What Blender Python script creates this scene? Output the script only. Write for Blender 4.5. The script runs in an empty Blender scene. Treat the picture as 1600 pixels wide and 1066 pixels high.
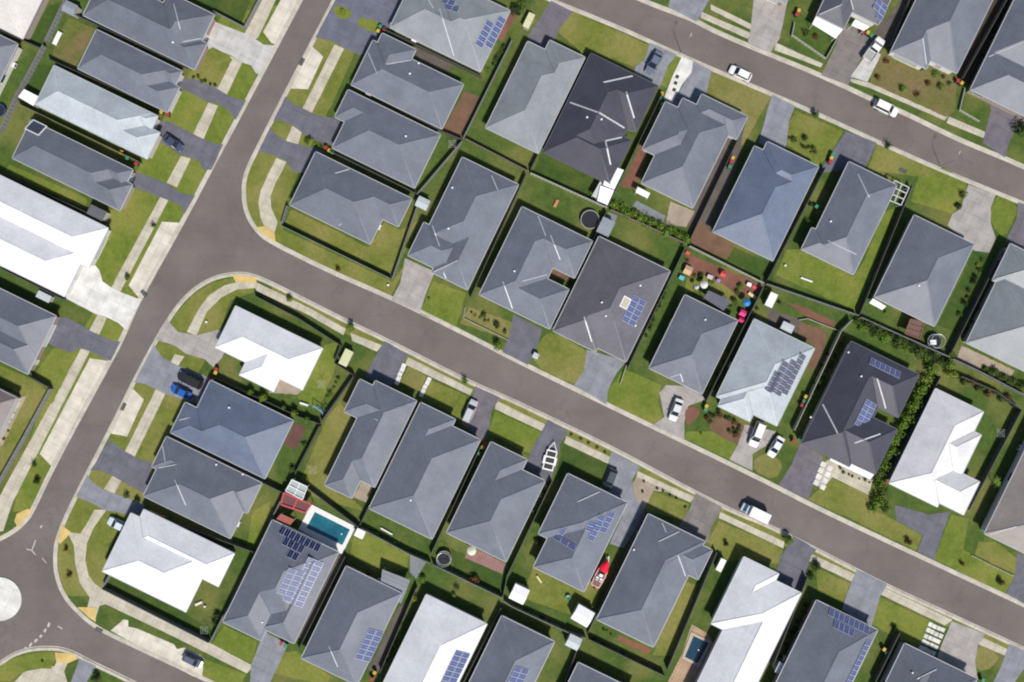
import bpy, bmesh, math, random
from mathutils import Vector, Matrix
random.seed(7)
SC = bpy.context.scene
COL = SC.collection
S = 0.125            # metres per photograph pixel on the ground
H = 165.0            # camera height
TH = math.radians(26.0)
CT, ST = math.cos(TH), math.sin(TH)
PITCH = math.tan(math.radians(27.0))
EAVE = 2.75
LAND = 0.12
ROWY = [0, 267, 534, 799]
CROPS = {'A': (300, 0, 8), 'B': (900, 230, 8), 'C': (1050, 370, 8), 'D': (400, 740, 8), 'E': (640, 830, 8), 'F': (1200, 470, 8),
         'G': (1400, 480, 8), 'I': (240, 550, 8), 'J': (1030, 600, 8), 'K': (850, 860, 8), 'L': (1280, 30, 8), 'Q': (0, 930, 8), 'S': (200, 930, 8), 'V': (1100, 760, 8), 'Z': (0, 0, 1), 'T': (820, 660, 8)}
for r in range(4):
    for c in range(4):
        CROPS['%d%d' % (r, c)] = (400 * c, ROWY[r], 3.9925)

def px(tile, x, y):
    ox, oy, s = CROPS[tile]
    return ox + x / s, oy + y / s

def gnd(p, z=0.0):
    """survey point (photograph pixel) at height z -> plan metres (X right, Y down)"""
    k = S * (H - z) / H
    return (p[0] - 800) * k, (p[1] - 533) * k

def ab(X, Y): return X * CT + Y * ST, -X * ST + Y * CT
def un(a, b): return a * CT - b * ST, a * ST + b * CT      # plan metres
def W(a, b, z):                                            # street frame -> world
    X, Y = un(a, b)
    return Vector((X, -Y, z))

# ------------------------------------------------------------------ materials
MATS = {}
def nt(m):
    m.use_nodes = True
    t = m.node_tree
    return t, t.nodes, t.links, t.nodes['Principled BSDF']

def mat(name, col, rough=.6, spec=.3, metal=0., vary=.12, scale=3., bump=0., emit=None):
    """plain surface with a little procedural mottling"""
    if name in MATS: return MATS[name]
    m = bpy.data.materials.new(name); t, N, L, P = nt(m)
    P.inputs['Roughness'].default_value = rough
    P.inputs['Specular IOR Level'].default_value = spec
    P.inputs['Metallic'].default_value = metal
    g = N.new('ShaderNodeNewGeometry'); n = N.new('ShaderNodeTexNoise')
    n.inputs['Scale'].default_value = scale; n.inputs['Detail'].default_value = 5
    L.new(g.outputs['Position'], n.inputs['Vector'])
    r = N.new('ShaderNodeValToRGB')
    r.color_ramp.elements[0].position = .3; r.color_ramp.elements[1].position = .7
    r.color_ramp.elements[0].color = tuple(c * (1 - vary) for c in col) + (1,)
    r.color_ramp.elements[1].color = tuple(min(1, c * (1 + vary)) for c in col) + (1,)
    L.new(n.outputs['Fac'], r.inputs['Fac']); L.new(r.outputs['Color'], P.inputs['Base Color'])
    if bump:
        b = N.new('ShaderNodeBump'); b.inputs['Strength'].default_value = bump; b.inputs['Distance'].default_value = .03
        L.new(n.outputs['Fac'], b.inputs['Height']); L.new(b.outputs['Normal'], P.inputs['Normal'])
    MATS[name] = m
    return m

def mixn(N, L, fac, a, b, mode='MIX'):
    x = N.new('ShaderNodeMix'); x.data_type = 'RGBA'; x.blend_type = mode
    for s, v in ((0, fac), (6, a), (7, b)):
        if hasattr(v, 'is_linked') or hasattr(v, 'links'): L.new(v, x.inputs[s])
        elif s == 0: x.inputs[0].default_value = v
        else: x.inputs[s].default_value = tuple(v) + (1,)
    return x.outputs[2]

def noise(N, L, vec, scale, detail=4, rough=.55, lo=.35, hi=.65):
    n = N.new('ShaderNodeTexNoise'); n.inputs['Scale'].default_value = scale; n.inputs['Detail'].default_value = detail; n.inputs['Roughness'].default_value = rough
    L.new(vec, n.inputs['Vector'])
    m = N.new('ShaderNodeMapRange'); m.inputs[1].default_value = lo; m.inputs[2].default_value = hi
    L.new(n.outputs['Fac'], m.inputs[0])
    return m.outputs[0]

def rotated(N, L, sx=1., sy=1., ang=26.):
    g = N.new('ShaderNodeNewGeometry'); mp = N.new('ShaderNodeMapping')
    mp.inputs['Rotation'].default_value = (0, 0, math.radians(ang)); mp.inputs['Scale'].default_value = (sx, sy, 1)
    L.new(g.outputs['Position'], mp.inputs['Vector'])
    return mp.outputs['Vector']

def grass_mat(name, dark, mid, dry, dryness=.5, soil=.0):
    if name in MATS: return MATS[name]
    m = bpy.data.materials.new(name); t, N, L, P = nt(m)
    P.inputs['Roughness'].default_value = .9; P.inputs['Specular IOR Level'].default_value = .1
    v = rotated(N, L)
    big = noise(N, L, v, .11, 3, .5, .62 - dryness * .4, .82 - dryness * .4)
    med = noise(N, L, v, .55, 5, .6, .3, .7)
    fine = noise(N, L, v, 5., 6, .7, .2, .8)
    clump = noise(N, L, v, 1.5, 4, .7, .34, .66)
    c = mixn(N, L, med, dark, mid)
    c = mixn(N, L, big, c, dry)
    sp = noise(N, L, v, .28, 6, .65, .60, .72)
    mm = N.new('ShaderNodeMath'); mm.operation = 'MULTIPLY'; mm.inputs[1].default_value = .2 + soil
    L.new(sp, mm.inputs[0]); c = mixn(N, L, mm.outputs[0], c, (.19, .165, .07))
    c = mixn(N, L, .55, c, mixn(N, L, fine, (.45, .48, .42), (1, 1, 1)), 'MULTIPLY')
    c = mixn(N, L, .45, c, mixn(N, L, clump, (.58, .62, .5), (1.12, 1.1, 1.1)), 'MULTIPLY')
    L.new(c, P.inputs['Base Color'])
    b = N.new('ShaderNodeBump'); b.inputs['Strength'].default_value = .5; b.inputs['Distance'].default_value = .05
    L.new(fine, b.inputs['Height']); L.new(b.outputs['Normal'], P.inputs['Normal'])
    MATS[name] = m
    return m

def asphalt_mat():
    m = bpy.data.materials.new('asphalt'); t, N, L, P = nt(m)
    P.inputs['Roughness'].default_value = .85; P.inputs['Specular IOR Level'].default_value = .2
    v = rotated(N, L); vs = rotated(N, L, .035, .9); vt = rotated(N, L, .9, .035)
    c = mixn(N, L, noise(N, L, v, .09, 5, .6), (.146, .128, .119), (.190, .168, .157))
    c = mixn(N, L, .25, c, mixn(N, L, noise(N, L, vs, .5, 2), (.8, .8, .8), (1, 1, 1)), 'MULTIPLY')
    c = mixn(N, L, .4, c, mixn(N, L, noise(N, L, v, 12., 3, .7, .2, .8), (.6, .6, .6), (1, 1, 1)), 'MULTIPLY')
    st = noise(N, L, v, .35, 6, .7, .66, .78)
    mm = N.new('ShaderNodeMath'); mm.operation = 'MULTIPLY'; mm.inputs[1].default_value = .5
    L.new(st, mm.inputs[0]); c = mixn(N, L, mm.outputs[0], c, (.085, .078, .076))
    cr = N.new('ShaderNodeTexVoronoi'); cr.feature = 'DISTANCE_TO_EDGE'; cr.inputs['Scale'].default_value = .11; wv = N.new('ShaderNodeVectorMath'); wv.operation = 'ADD'; nz = N.new('ShaderNodeTexNoise'); nz.inputs['Scale'].default_value = .5; nz.inputs['Detail'].default_value = 4; L.new(v, nz.inputs['Vector']); sc = N.new('ShaderNodeVectorMath'); sc.operation = 'SCALE'; sc.inputs['Scale'].default_value = 2.6; L.new(nz.outputs['Color'], sc.inputs[0]); L.new(v, wv.inputs[0]); L.new(sc.outputs[0], wv.inputs[1]); L.new(wv.outputs[0], cr.inputs['Vector'])
    mr = N.new('ShaderNodeMapRange'); mr.inputs[1].default_value = .0; mr.inputs[2].default_value = .012; mr.inputs[3].default_value = .35; mr.inputs[4].default_value = 0; L.new(cr.outputs['Distance'], mr.inputs[0]); c = mixn(N, L, mr.outputs[0], c, (.09, .082, .08))
    L.new(c, P.inputs['Base Color'])
    return m

def paving_mat(name, col, joint=2.2, dirt=.5):
    """poured concrete: mottled, stained, with faint control joints"""
    if name in MATS: return MATS[name]
    m = bpy.data.materials.new(name); t, N, L, P = nt(m)
    P.inputs['Roughness'].default_value = .8; P.inputs['Specular IOR Level'].default_value = .25
    v = rotated(N, L)
    lo = tuple(x * .84 for x in col); hi = tuple(min(1, x * 1.12) for x in col)
    c = mixn(N, L, noise(N, L, v, .45, 5), lo, hi)
    st = noise(N, L, v, .8, 6, .7, .55, .8)
    mm = N.new('ShaderNodeMath'); mm.operation = 'MULTIPLY'; mm.inputs[1].default_value = dirt
    L.new(st, mm.inputs[0]); c = mixn(N, L, mm.outputs[0], c, tuple(x * .5 for x in col))
    c = mixn(N, L, .3, c, mixn(N, L, noise(N, L, v, 9., 3, .7, .2, .8), (.6, .6, .6), (1, 1, 1)), 'MULTIPLY')
    if joint:
        br = N.new('ShaderNodeTexBrick'); br.offset = 0; br.inputs['Scale'].default_value = 1
        br.inputs['Brick Width'].default_value = joint; br.inputs['Row Height'].default_value = joint; br.inputs['Mortar Size'].default_value = .035
        br.inputs['Color1'].default_value = br.inputs['Color2'].default_value = (1, 1, 1, 1); br.inputs['Mortar'].default_value = (.45, .45, .45, 1)
        L.new(v, br.inputs['Vector']); c = mixn(N, L, .6, c, br.outputs['Color'], 'MULTIPLY')
    L.new(c, P.inputs['Base Color'])
    MATS[name] = m
    return m

def roof_mat(name, col, seed=0., gloss=.5):
    if name in MATS: return MATS[name]
    m = bpy.data.materials.new(name); t, N, L, P = nt(m)
    P.inputs['Roughness'].default_value = gloss; P.inputs['Specular IOR Level'].default_value = .35
    v = rotated(N, L)
    ad = N.new('ShaderNodeVectorMath'); ad.operation = 'ADD'; ad.inputs[1].default_value = (seed * 13.7, seed * 7.1, 0); L.new(v, ad.inputs[0]); v = ad.outputs[0]
    k0 = .93 if max(col) > .6 else .86
    lo = tuple(x * k0 for x in col); hi = tuple(min(.95, x * 1.1) for x in col)
    c = mixn(N, L, noise(N, L, v, .22, 6, .68), lo, hi)
    c = mixn(N, L, .5, c, mixn(N, L, noise(N, L, v, 2.6, 5, .8, .3, .7), (.66, .66, .68), (1.08, 1.08, 1.08)), 'MULTIPLY')
    for sx, sy in ((.14, 1.7), (1.7, .14)):       # weather streaks down the slopes
        vv = N.new('ShaderNodeMapping'); vv.inputs['Scale'].default_value = (sx, sy, 1); L.new(v, vv.inputs['Vector'])
        c = mixn(N, L, .3, c, mixn(N, L, noise(N, L, vv.outputs['Vector'], 1., 4, .7, .3, .7), (.80, .80, .81), (1.04, 1.04, 1.04)), 'MULTIPLY')
    # tile courses run parallel to the eaves in both street directions
    for ax in (0, 1):
        w = N.new('ShaderNodeTexWave'); w.bands_direction = 'XY'[ax]; w.inputs['Scale'].default_value = .95; w.inputs['Distortion'].default_value = .4; w.inputs['Detail'].default_value = 1
        L.new(v, w.inputs['Vector'])
        c = mixn(N, L, .16, c, mixn(N, L, w.outputs['Fac'], (.55, .55, .55), (1, 1, 1)), 'MULTIPLY')
    di = noise(N, L, v, .5, 6, .7, .62, .8)
    mm = N.new('ShaderNodeMath'); mm.operation = 'MULTIPLY'; mm.inputs[1].default_value = .22
    L.new(di, mm.inputs[0]); c = mixn(N, L, mm.outputs[0], c, tuple(x * .7 + .02 for x in col))
    L.new(c, P.inputs['Base Color'])
    MATS[name] = m
    return m

# ------------------------------------------------------------------ mesh helpers
class MB:
    def __init__(s): s.v = []; s.f = []; s.mi = []
    def face(s, pts, m=0):
        i = len(s.v); s.v += [tuple(p) for p in pts]; s.f.append(tuple(range(i, i + len(pts)))); s.mi.append(m)
    def add(s, verts, faces, m=0):
        i = len(s.v); s.v += [tuple(p) for p in verts]
        for f in faces: s.f.append(tuple(i + k for k in f)); s.mi.append(m)
    def box(s, x0, x1, y0, y1, z0, z1, m=0, M=None):
        v = [Vector((x, y, z)) for z in (z0, z1) for y in (y0, y1) for x in (x0, x1)]
        if M: v = [M @ p for p in v]
        s.add(v, [(0, 2, 3, 1), (4, 5, 7, 6), (0, 1, 5, 4), (2, 6, 7, 3), (0, 4, 6, 2), (1, 3, 7, 5)], m)
    def bar(s, p, q, w, h=None, m=0):
        p, q = Vector(p), Vector(q); d = q - p; L = d.length
        if L < 1e-6: return
        M = Matrix.Translation(p) @ d.to_track_quat('X', 'Z').to_matrix().to_4x4(); h = h or w
        s.box(0, L, -w / 2, w / 2, -h / 2, h / 2, m, M)
    def rings(s, rings, m=0, cap=True):
        n = len(rings[0]); i = len(s.v)
        for r in rings: s.v += [tuple(p) for p in r]
        for k in range(len(rings) - 1):
            for j in range(n):
                a, b = i + k * n + j, i + k * n + (j + 1) % n
                s.f.append((a, b, b + n, a + n)); s.mi.append(m)
        if cap:
            s.f.append(tuple(i + j for j in reversed(range(n)))); s.mi.append(m)
            s.f.append(tuple(i + (len(rings) - 1) * n + j for j in range(n))); s.mi.append(m)
    def cyl(s, p, q, r0, r1=None, n=12, m=0):
        p, q = Vector(p), Vector(q); r1 = r0 if r1 is None else r1
        R = (q - p).to_track_quat('Z', 'Y').to_matrix()
        def ring(c, r): return [c + R @ Vector((r * math.cos(2 * math.pi * k / n), r * math.sin(2 * math.pi * k / n), 0)) for k in range(n)]
        s.rings([ring(p, r0), ring(q, r1)], m)
    def torus(s, c, R, r, n=28, k=6, m=0):
        i = len(s.v)
        for a in range(n):
            t = 2 * math.pi * a / n
            for b in range(k):
                u = 2 * math.pi * b / k
                s.v.append((c[0] + (R + r * math.cos(u)) * math.cos(t), c[1] + (R + r * math.cos(u)) * math.sin(t), c[2] + r * math.sin(u)))
        for a in range(n):
            for b in range(k):
                s.f.append((i + a * k + b, i + (a + 1) % n * k + b, i + (a + 1) % n * k + (b + 1) % k, i + a * k + (b + 1) % k)); s.mi.append(m)
    def mesh(s, name, mats, smooth=False):
        me = bpy.data.meshes.new(name); me.from_pydata(s.v, [], s.f)
        for m in mats: me.materials.append(m)
        me.polygons.foreach_set('material_index', s.mi)
        if smooth: me.polygons.foreach_set('use_smooth', [True] * len(s.f))
        me.update()
        return me
    def build(s, name, mats, parent=None, smooth=False, off=None):
        if not s.f: return None
        if off is not None: s.v = [(v[0] - off[0], v[1] - off[1], v[2] - off[2]) for v in s.v]
        return obj(name, s.mesh(name, mats if isinstance(mats, (list, tuple)) else [mats], smooth), parent)

def obj(name, me, parent=None):
    o = bpy.data.objects.new(name, me); COL.objects.link(o)
    if parent: o.parent = parent
    return o
def tag(o, label=None, cat=None, group=None, kind=None):
    if label: o['label'] = label
    if cat: o['category'] = cat
    if group: o['group'] = group
    if kind: o['kind'] = kind
    return o
def empty(name, loc, rot=0., **k):
    o = bpy.data.objects.new(name, None); COL.objects.link(o); o.location = loc; o.rotation_euler = (0, 0, rot)
    o.empty_display_size = .3
    return tag(o, **k)
def recolour(o, m, slot=0):
    o.material_slots[slot].link = 'OBJECT'; o.material_slots[slot].material = m
def copy_tree(src, parent=None):
    c = src.copy(); COL.objects.link(c)
    if parent: c.parent = parent
    for ch in src.children: copy_tree(ch, c)
    return c
# ------------------------------------------------------------------ hipped houses
def clip(poly, f):
    out = []
    for i in range(len(poly)):
        p, q = poly[i], poly[(i + 1) % len(poly)]
        dp, dq = f[0] * p[0] + f[1] * p[1] + f[2], f[0] * q[0] + f[1] * q[1] + f[2]
        if dp >= 0: out.append(p)
        if (dp > 0 and dq < 0) or (dp < 0 and dq > 0):
            t = dp / (dp - dq); out.append((p[0] + (q[0] - p[0]) * t, p[1] + (q[1] - p[1]) * t))
    return out
def area(p): return abs(sum(p[i][0] * p[(i + 1) % len(p)][1] - p[(i + 1) % len(p)][0] * p[i][1] for i in range(len(p)))) / 2
def tidy(p):
    out = []
    for q in p:
        if not out or math.hypot(q[0] - out[-1][0], q[1] - out[-1][1]) > 1e-4: out.append(q)
    if len(out) > 1 and math.hypot(out[0][0] - out[-1][0], out[0][1] - out[-1][1]) < 1e-4: out.pop()
    return out

class Roof:
    """union of hipped rectangles (a0, a1, b0, b1) with equal pitch"""
    def __init__(s, rects):
        s.r = rects
        s.pieces = []
        for i, R in enumerate(rects):
            Fi = s.planes(R)
            for k in range(4):
                poly = [(R[0], R[2]), (R[1], R[2]), (R[1], R[3]), (R[0], R[3])]
                for j in range(4):
                    if j != k: poly = clip(poly, tuple(Fi[j][n] - Fi[k][n] for n in range(3)))
                ps = [poly]
                for j, Q in enumerate(rects):
                    if j == i: continue
                    e = 1e-5 if j < i else -1e-5
                    nxt = []
                    for p in ps:
                        rem = p
                        for f in s.planes(Q):
                            g = (f[0] - Fi[k][0], f[1] - Fi[k][1], f[2] - Fi[k][2] + e)
                            o = clip(rem, tuple(-x for x in g))
                            if len(o) > 2 and area(o) > 2e-3: nxt.append(o)
                            rem = clip(rem, g)
                            if len(rem) < 3: break
                    ps = nxt
                for p in ps:
                    p = tidy(p)
                    if len(p) > 2 and area(p) > 4e-3: s.pieces.append((p, k))
    @staticmethod
    def planes(R): return [(1, 0, -R[0]), (-1, 0, R[1]), (0, 1, -R[2]), (0, -1, R[3])]
    def d(s, a, b): return max(min(a - R[0], R[1] - a, b - R[2], R[3] - b) for R in s.r)
    def h(s, a, b): return EAVE + max(0., s.d(a, b)) * PITCH
    def creases(s):
        """(p, q, kind) once each; kind ridge/valley/eave with outward normal"""
        out = []
        e = .02
        for p, k in s.pieces:
            n = len(p); ccw = sum(p[i][0] * p[(i + 1) % n][1] - p[(i + 1) % n][0] * p[i][1] for i in range(n)) > 0
            for i in range(n):
                A, B = p[i], p[(i + 1) % n]
                L = math.hypot(B[0] - A[0], B[1] - A[1])
                if L < .15: continue
                nx, ny = (B[1] - A[1]) / L, -(B[0] - A[0]) / L
                if not ccw: nx, ny = -nx, -ny
                m = ((A[0] + B[0]) / 2, (A[1] + B[1]) / 2)
                if s.d(*m) < 1e-3:
                    if s.d(m[0] + nx * e, m[1] + ny * e) < 0: out.append((A, B, 'eave', (nx, ny)))
                    continue
                if nx * .371 + ny * .9285 <= 1e-9: continue
                c = s.d(m[0] + nx * e, m[1] + ny * e) + s.d(m[0] - nx * e, m[1] - ny * e) - 2 * s.d(*m)
                if c < -e * .3: out.append((A, B, 'ridge', (nx, ny)))
                elif c > e * .3: out.append((A, B, 'valley', (nx, ny)))
        return out

EI = .17
def rect(tile, spec):
    z = EAVE
    def cv(x, y):
        X, Y = gnd(px(tile, x, y), z); return ab(X, Y)
    if len(spec) == 4:
        p, q = cv(spec[0], spec[1]), cv(spec[2], spec[3])
        return (min(p[0], q[0]) + EI, max(p[0], q[0]) - EI, min(p[1], q[1]) + EI, max(p[1], q[1]) - EI)
    x, y, c, lu, lw = spec
    k = S * (H - z) / H / CROPS[tile][2]; lu *= k; lw *= k
    a, b = cv(x, y)
    a0 = a if c in 'TL' else a - lu
    b0 = b if c in 'TR' else b - lw
    return (a0 + EI, a0 + lu - EI, b0 + EI, b0 + lw - EI)

ROOFC = {'grey': (.178, .195, .238), 'blue': (.150, .184, .262), 'dark': (.060, .060, .082), 'brown': (.150, .145, .168), 'white': (.83, .845, .87), 'pale': (.50, .555, .59),
         'pink': (.72, .715, .73), 'cream': (.66, .63, .60), 'umber': (.20, .165, .17), 'light': (.258, .280, .300), 'char': (.128, .132, .162), 'mush': (.40, .35, .33)}
WALLC = [(.50, .46, .40), (.36, .30, .25), (.62, .60, .56), (.30, .22, .18), (.55, .52, .50)]
M_GUT = mat('gutter_paint', (.42, .43, .45), .5, .4, vary=.05)
M_GUTD = mat('gutter_paint_dark', (.10, .105, .12), .5, .4, vary=.05)
M_FLASH_LIT = mat('zinc_and_lit_strip', (.46, .48, .50), .45, .5, vary=.15)
M_GLASS = mat('window_glass', (.03, .04, .05), .08, .6)
M_FRAME = mat('white_frame', (.75, .75, .74), .5, .4, vary=.03)
M_GDOOR = mat('garage_door_paint', (.50, .50, .48), .5, .3, vary=.04)
M_VENT = mat('vent_metal', (.70, .71, .72), .35, .5, vary=.08)
M_PVA = mat('solar_cell_navy_shaded', (.012, .018, .075), .18, .6, vary=.2)  # navy holds the shade of the slope turned from the sun
M_PVC = mat('solar_cell_grey', (.085, .090, .135), .5, .25, vary=.2)
M_PVD = mat('solar_cell_pale_sunlit', (.135, .155, .26), .55, .2, vary=.2)  # paler cells for the sunlit slope, its brightness put into the colour
M_PVB = mat('solar_cell_blue', (.075, .095, .215), .2, .6, vary=.2)
M_PVF = mat('solar_frame', (.50, .54, .62), .4, .5, vary=.05)
def pv_mesh(cell, name):
    b = MB(); b.box(-.5, .5, -.8, .8, 0, .035, 1); b.box(-.455, -.012, -.755, .755, .036, .04, 0); b.box(.012, .455, -.755, .755, .036, .04, 0)
    return b.mesh(name, [cell, M_PVF])
PV = {'a': pv_mesh(M_PVA, 'solar_panel_navy_shaded'), 'b': pv_mesh(M_PVB, 'solar_panel_blue'), 'c': pv_mesh(M_PVC, 'solar_panel_grey'), 'd': pv_mesh(M_PVD, 'solar_panel_pale_sunlit')}
def vent_mesh():
    b = MB(); b.cyl((0, 0, 0), (0, 0, .28), .16, n=10)
    b.rings([[(r * math.cos(k * .628), r * math.sin(k * .628), z) for k in range(10)] for r, z in ((.30, .26), (.36, .36), (.32, .48), (.18, .58), (.03, .61))])
    return b.mesh('roof_vent', [M_VENT], True)
VENT = vent_mesh()

HOUSES = {}
class House:
    pass
def house(key, nick, label, colour, tile, rects, front='w', lines=(), pv=(), vents=(), wall=None, gut='l', tint=1., hatch=None, pitch=None):
    rr = [list(rect(tile, q)) for q in rects]
    for c in ((0, 1), (2, 3)):                       # walls less than .75 m out of line are one wall
        for k in c:
            for i in range(1, len(rr)):
                for j in range(i):
                    if abs(rr[i][k] - rr[j][k]) < .75: rr[i][k] = rr[j][k]; break
    R = Roof([tuple(q) for q in rr])
    a0 = min(r[0] for r in R.r); a1 = max(r[1] for r in R.r); b0 = min(r[2] for r in R.r); b1 = max(r[3] for r in R.r)
    org = W((a0 + a1) / 2, (b0 + b1) / 2, LAND)
    big = max(R.r, key=lambda r: (r[1] - r[0]) * (r[3] - r[2]))
    root = empty('house', org, label=label, cat='house')
    seed = len(HOUSES) + 1
    rm = roof_mat('roof_%s_%d' % (colour, seed), tuple(c * tint for c in ROOFC[colour]), seed, .42 if colour in ('white', 'pale', 'pink', 'cream') else .5)
    wm = mat('wall_render_%d' % (seed % 5), wall or WALLC[seed % 5], .85, .2, vary=.08, scale=2.) if wall is None else mat('wall_white', (.78, .77, .74), .8, .2, vary=.05)
    # roof skin and soffit
    b = MB()
    for p, k in R.pieces:
        b.face([W(x, y, R.h(x, y)) for x, y in p]); b.face([W(x, y, EAVE - .06) for x, y in reversed(p)])
    bm = bmesh.new()
    roof = b.build('roof', rm, root, off=org)
    bm.from_mesh(roof.data)
    for f in bm.faces:                      # upper skin looks up, soffit looks down
        up = f.calc_center_median().z + org[2] > EAVE - .02
        if (f.normal.z > 0) != up: f.normal_flip()
    bm.to_mesh(roof.data); bm.free()
    cap, gut_b = MB(), MB(); vals = []
    for A, B, kind, n in R.creases():
        P, Q = W(A[0], A[1], R.h(*A)), W(B[0], B[1], R.h(*B))
        if kind == 'eave':
            w, zz = .12, (.004 if abs(n[0]) > .5 else 0)
            o = (A[0] + n[0] * w, A[1] + n[1] * w); o2 = (B[0] + n[0] * w, B[1] + n[1] * w)
            top, bot = EAVE + .02 + zz, EAVE - .16 - zz
            v = [W(*A, bot), W(*B, bot), W(*o2, bot), W(*o, bot), W(*A, top), W(*B, top), W(*o2, top), W(*o, top)]
            gut_b.add(v, [(3, 2, 1, 0), (4, 5, 6, 7), (0, 1, 5, 4), (1, 2, 6, 5), (2, 3, 7, 6), (3, 0, 4, 7)])
        else:
            T = cap if kind == 'ridge' else MB()
            if kind != 'ridge': vals.append(T)
            w = .13 if kind == 'ridge' else .10
            s1 = (A[0] + n[0] * w, A[1] + n[1] * w); s2 = (B[0] + n[0] * w, B[1] + n[1] * w)
            t1 = (A[0] - n[0] * w, A[1] - n[1] * w); t2 = (B[0] - n[0] * w, B[1] - n[1] * w)
            up = .035 if kind == 'ridge' else .012
            T.face([W(*s1, R.h(*s1) + up), W(*s2, R.h(*s2) + up), Q + Vector((0, 0, up + .012)), P + Vector((0, 0, up + .012))])
            T.face([P + Vector((0, 0, up + .012)), Q + Vector((0, 0, up + .012)), W(*t2, R.h(*t2) + up), W(*t1, R.h(*t1) + up)])
    cap.build('ridge_cap', roof_mat('cap_%d' % seed, tuple(min(1, c * tint * 1.06 + .008) for c in ROOFC[colour]), seed, .5), roof, off=org)
    for val in vals: val.build('valley_gutter', roof_mat('val_%d' % seed, tuple(c * tint * .72 for c in ROOFC[colour]), seed, .5), roof, off=org)
    gut_b.build('gutter', M_GUT if gut == 'l' else M_GUTD, roof, off=org)
    # traced zinc flashings, and pale strips painting sunlit wing hips, laid on the slopes
    for tl, pts in lines:
        f = MB(); prev = None
        for i in range(len(pts) - 1):
            N = max(2, int(math.hypot(pts[i + 1][0] - pts[i][0], pts[i + 1][1] - pts[i][1]) / CROPS[tl][2] / 4))
            for k in range(N + 1):
                t = k / N
                P0 = px(tl, pts[i][0] + (pts[i + 1][0] - pts[i][0]) * t, pts[i][1] + (pts[i + 1][1] - pts[i][1]) * t)
                z = EAVE + 1
                for _ in range(6): z = R.h(*ab(*gnd(P0, z)))
                a, bb = ab(*gnd(P0, z)); cur = (a, bb, R.h(a, bb))
                if R.d(a, bb) < .12: prev = None; continue
                if prev:
                    p, q = W(*prev[:2], prev[2] + .06), W(a, bb, cur[2] + .06)
                    f.bar(p, q, .28 if colour in ('dark', 'brown') else .17, .05)
                prev = cur
        f.build('flashing_and_lit_strip', M_FLASH_LIT, roof, off=org)
    def on_roof(tl, x, y):
        P0 = px(tl, x, y); z = EAVE + 1
        for _ in range(6): z = R.h(*ab(*gnd(P0, z)))
        return ab(*gnd(P0, z))
    def frame(a, bb):
        e = .05
        ga = (R.d(a + e, bb) - R.d(a - e, bb)) / (2 * e) * PITCH; gb = (R.d(a, bb + e) - R.d(a, bb - e)) / (2 * e) * PITCH
        ta = (W(a + 1, bb, ga) - W(a, bb, 0)).normalized(); tb = (W(a, bb + 1, gb) - W(a, bb, 0)).normalized()
        return ta, tb, ga, gb
    for tl, x, y, nu, nw, typ in pv:
        a, bb = on_roof(tl, x, y); ta, tb, ga, gb = frame(a, bb)
        along_a = abs(ga) > abs(gb)
        cosp = 1 / math.sqrt(1 + PITCH * PITCH)
        du, dw = (1.66 * cosp, 1.06) if along_a else (1.06, 1.66 * cosp)
        n = ta.cross(tb); n = n if n.z > 0 else -n
        for i in range(nu):
            for j in range(nw):
                aa, b2 = a + i * du, bb + j * dw
                if R.d(aa, b2) < .55: continue
                tA, tB, g1, g2 = frame(aa, b2)
                if (abs(g1) > abs(g2)) != along_a or (g1 * ga + g2 * gb) <= 0: continue
                ymid = ta if along_a else tb
                xax = ymid.cross(n)
                o = obj('solar_panel', PV[typ], roof)
                M = Matrix((xax, ymid, n)).transposed().to_4x4()
                M.translation = W(aa, b2, R.h(aa, b2)) - org + n * .13
                o.matrix_local = M
    for tl, x, y in vents:
        a, bb = on_roof(tl, x, y)
        o = obj('roof_vent', VENT, roof); o.location = W(a, bb, R.h(a, bb) - .1) - org; o.scale = (.62,) * 3
    if hatch:
        tl, x, y, lu, lw, hm = hatch
        a, bb = on_roof(tl, x, y); ta, tb, _, _ = frame(a, bb); n = tb.cross(ta); n = n if n.z > 0 else -n
        M = Matrix((ta, -tb, n)).transposed().to_4x4(); M.translation = W(a, bb, R.h(a, bb)) - org
        hb = MB()
        for q in ((-lu, lu, -lw, -lw + .16), (-lu, lu, lw - .16, lw), (-lu, -lu + .16, -lw + .16, lw - .16), (lu - .16, lu, -lw + .16, lw - .16)): hb.box(*q, .02, .16, 0, M)
        hb.box(-lu + .16, lu - .16, -lw + .16, lw - .16, .03, .1, 1, M)
        hb.build('skylight', [M_FRAME, hm], roof)
    # walls set back under the eaves
    I = Roof([(r[0] + .45, r[1] - .45, r[2] + .45, r[3] - .45) for r in R.r])
    wb = MB(); edges = []
    for A, B, kind, n in I.creases():
        if kind != 'eave': continue
        wb.face([W(*A, LAND), W(*B, LAND), W(*B, EAVE - .1), W(*A, EAVE - .1)])
        edges.append((math.hypot(B[0] - A[0], B[1] - A[1]), A, B, n))
    wallo = wb.build('wall', wm, root, off=org)
    FR = {'u': (1, 0), '-u': (-1, 0), 'w': (0, 1), '-w': (0, -1)}[front]
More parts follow.
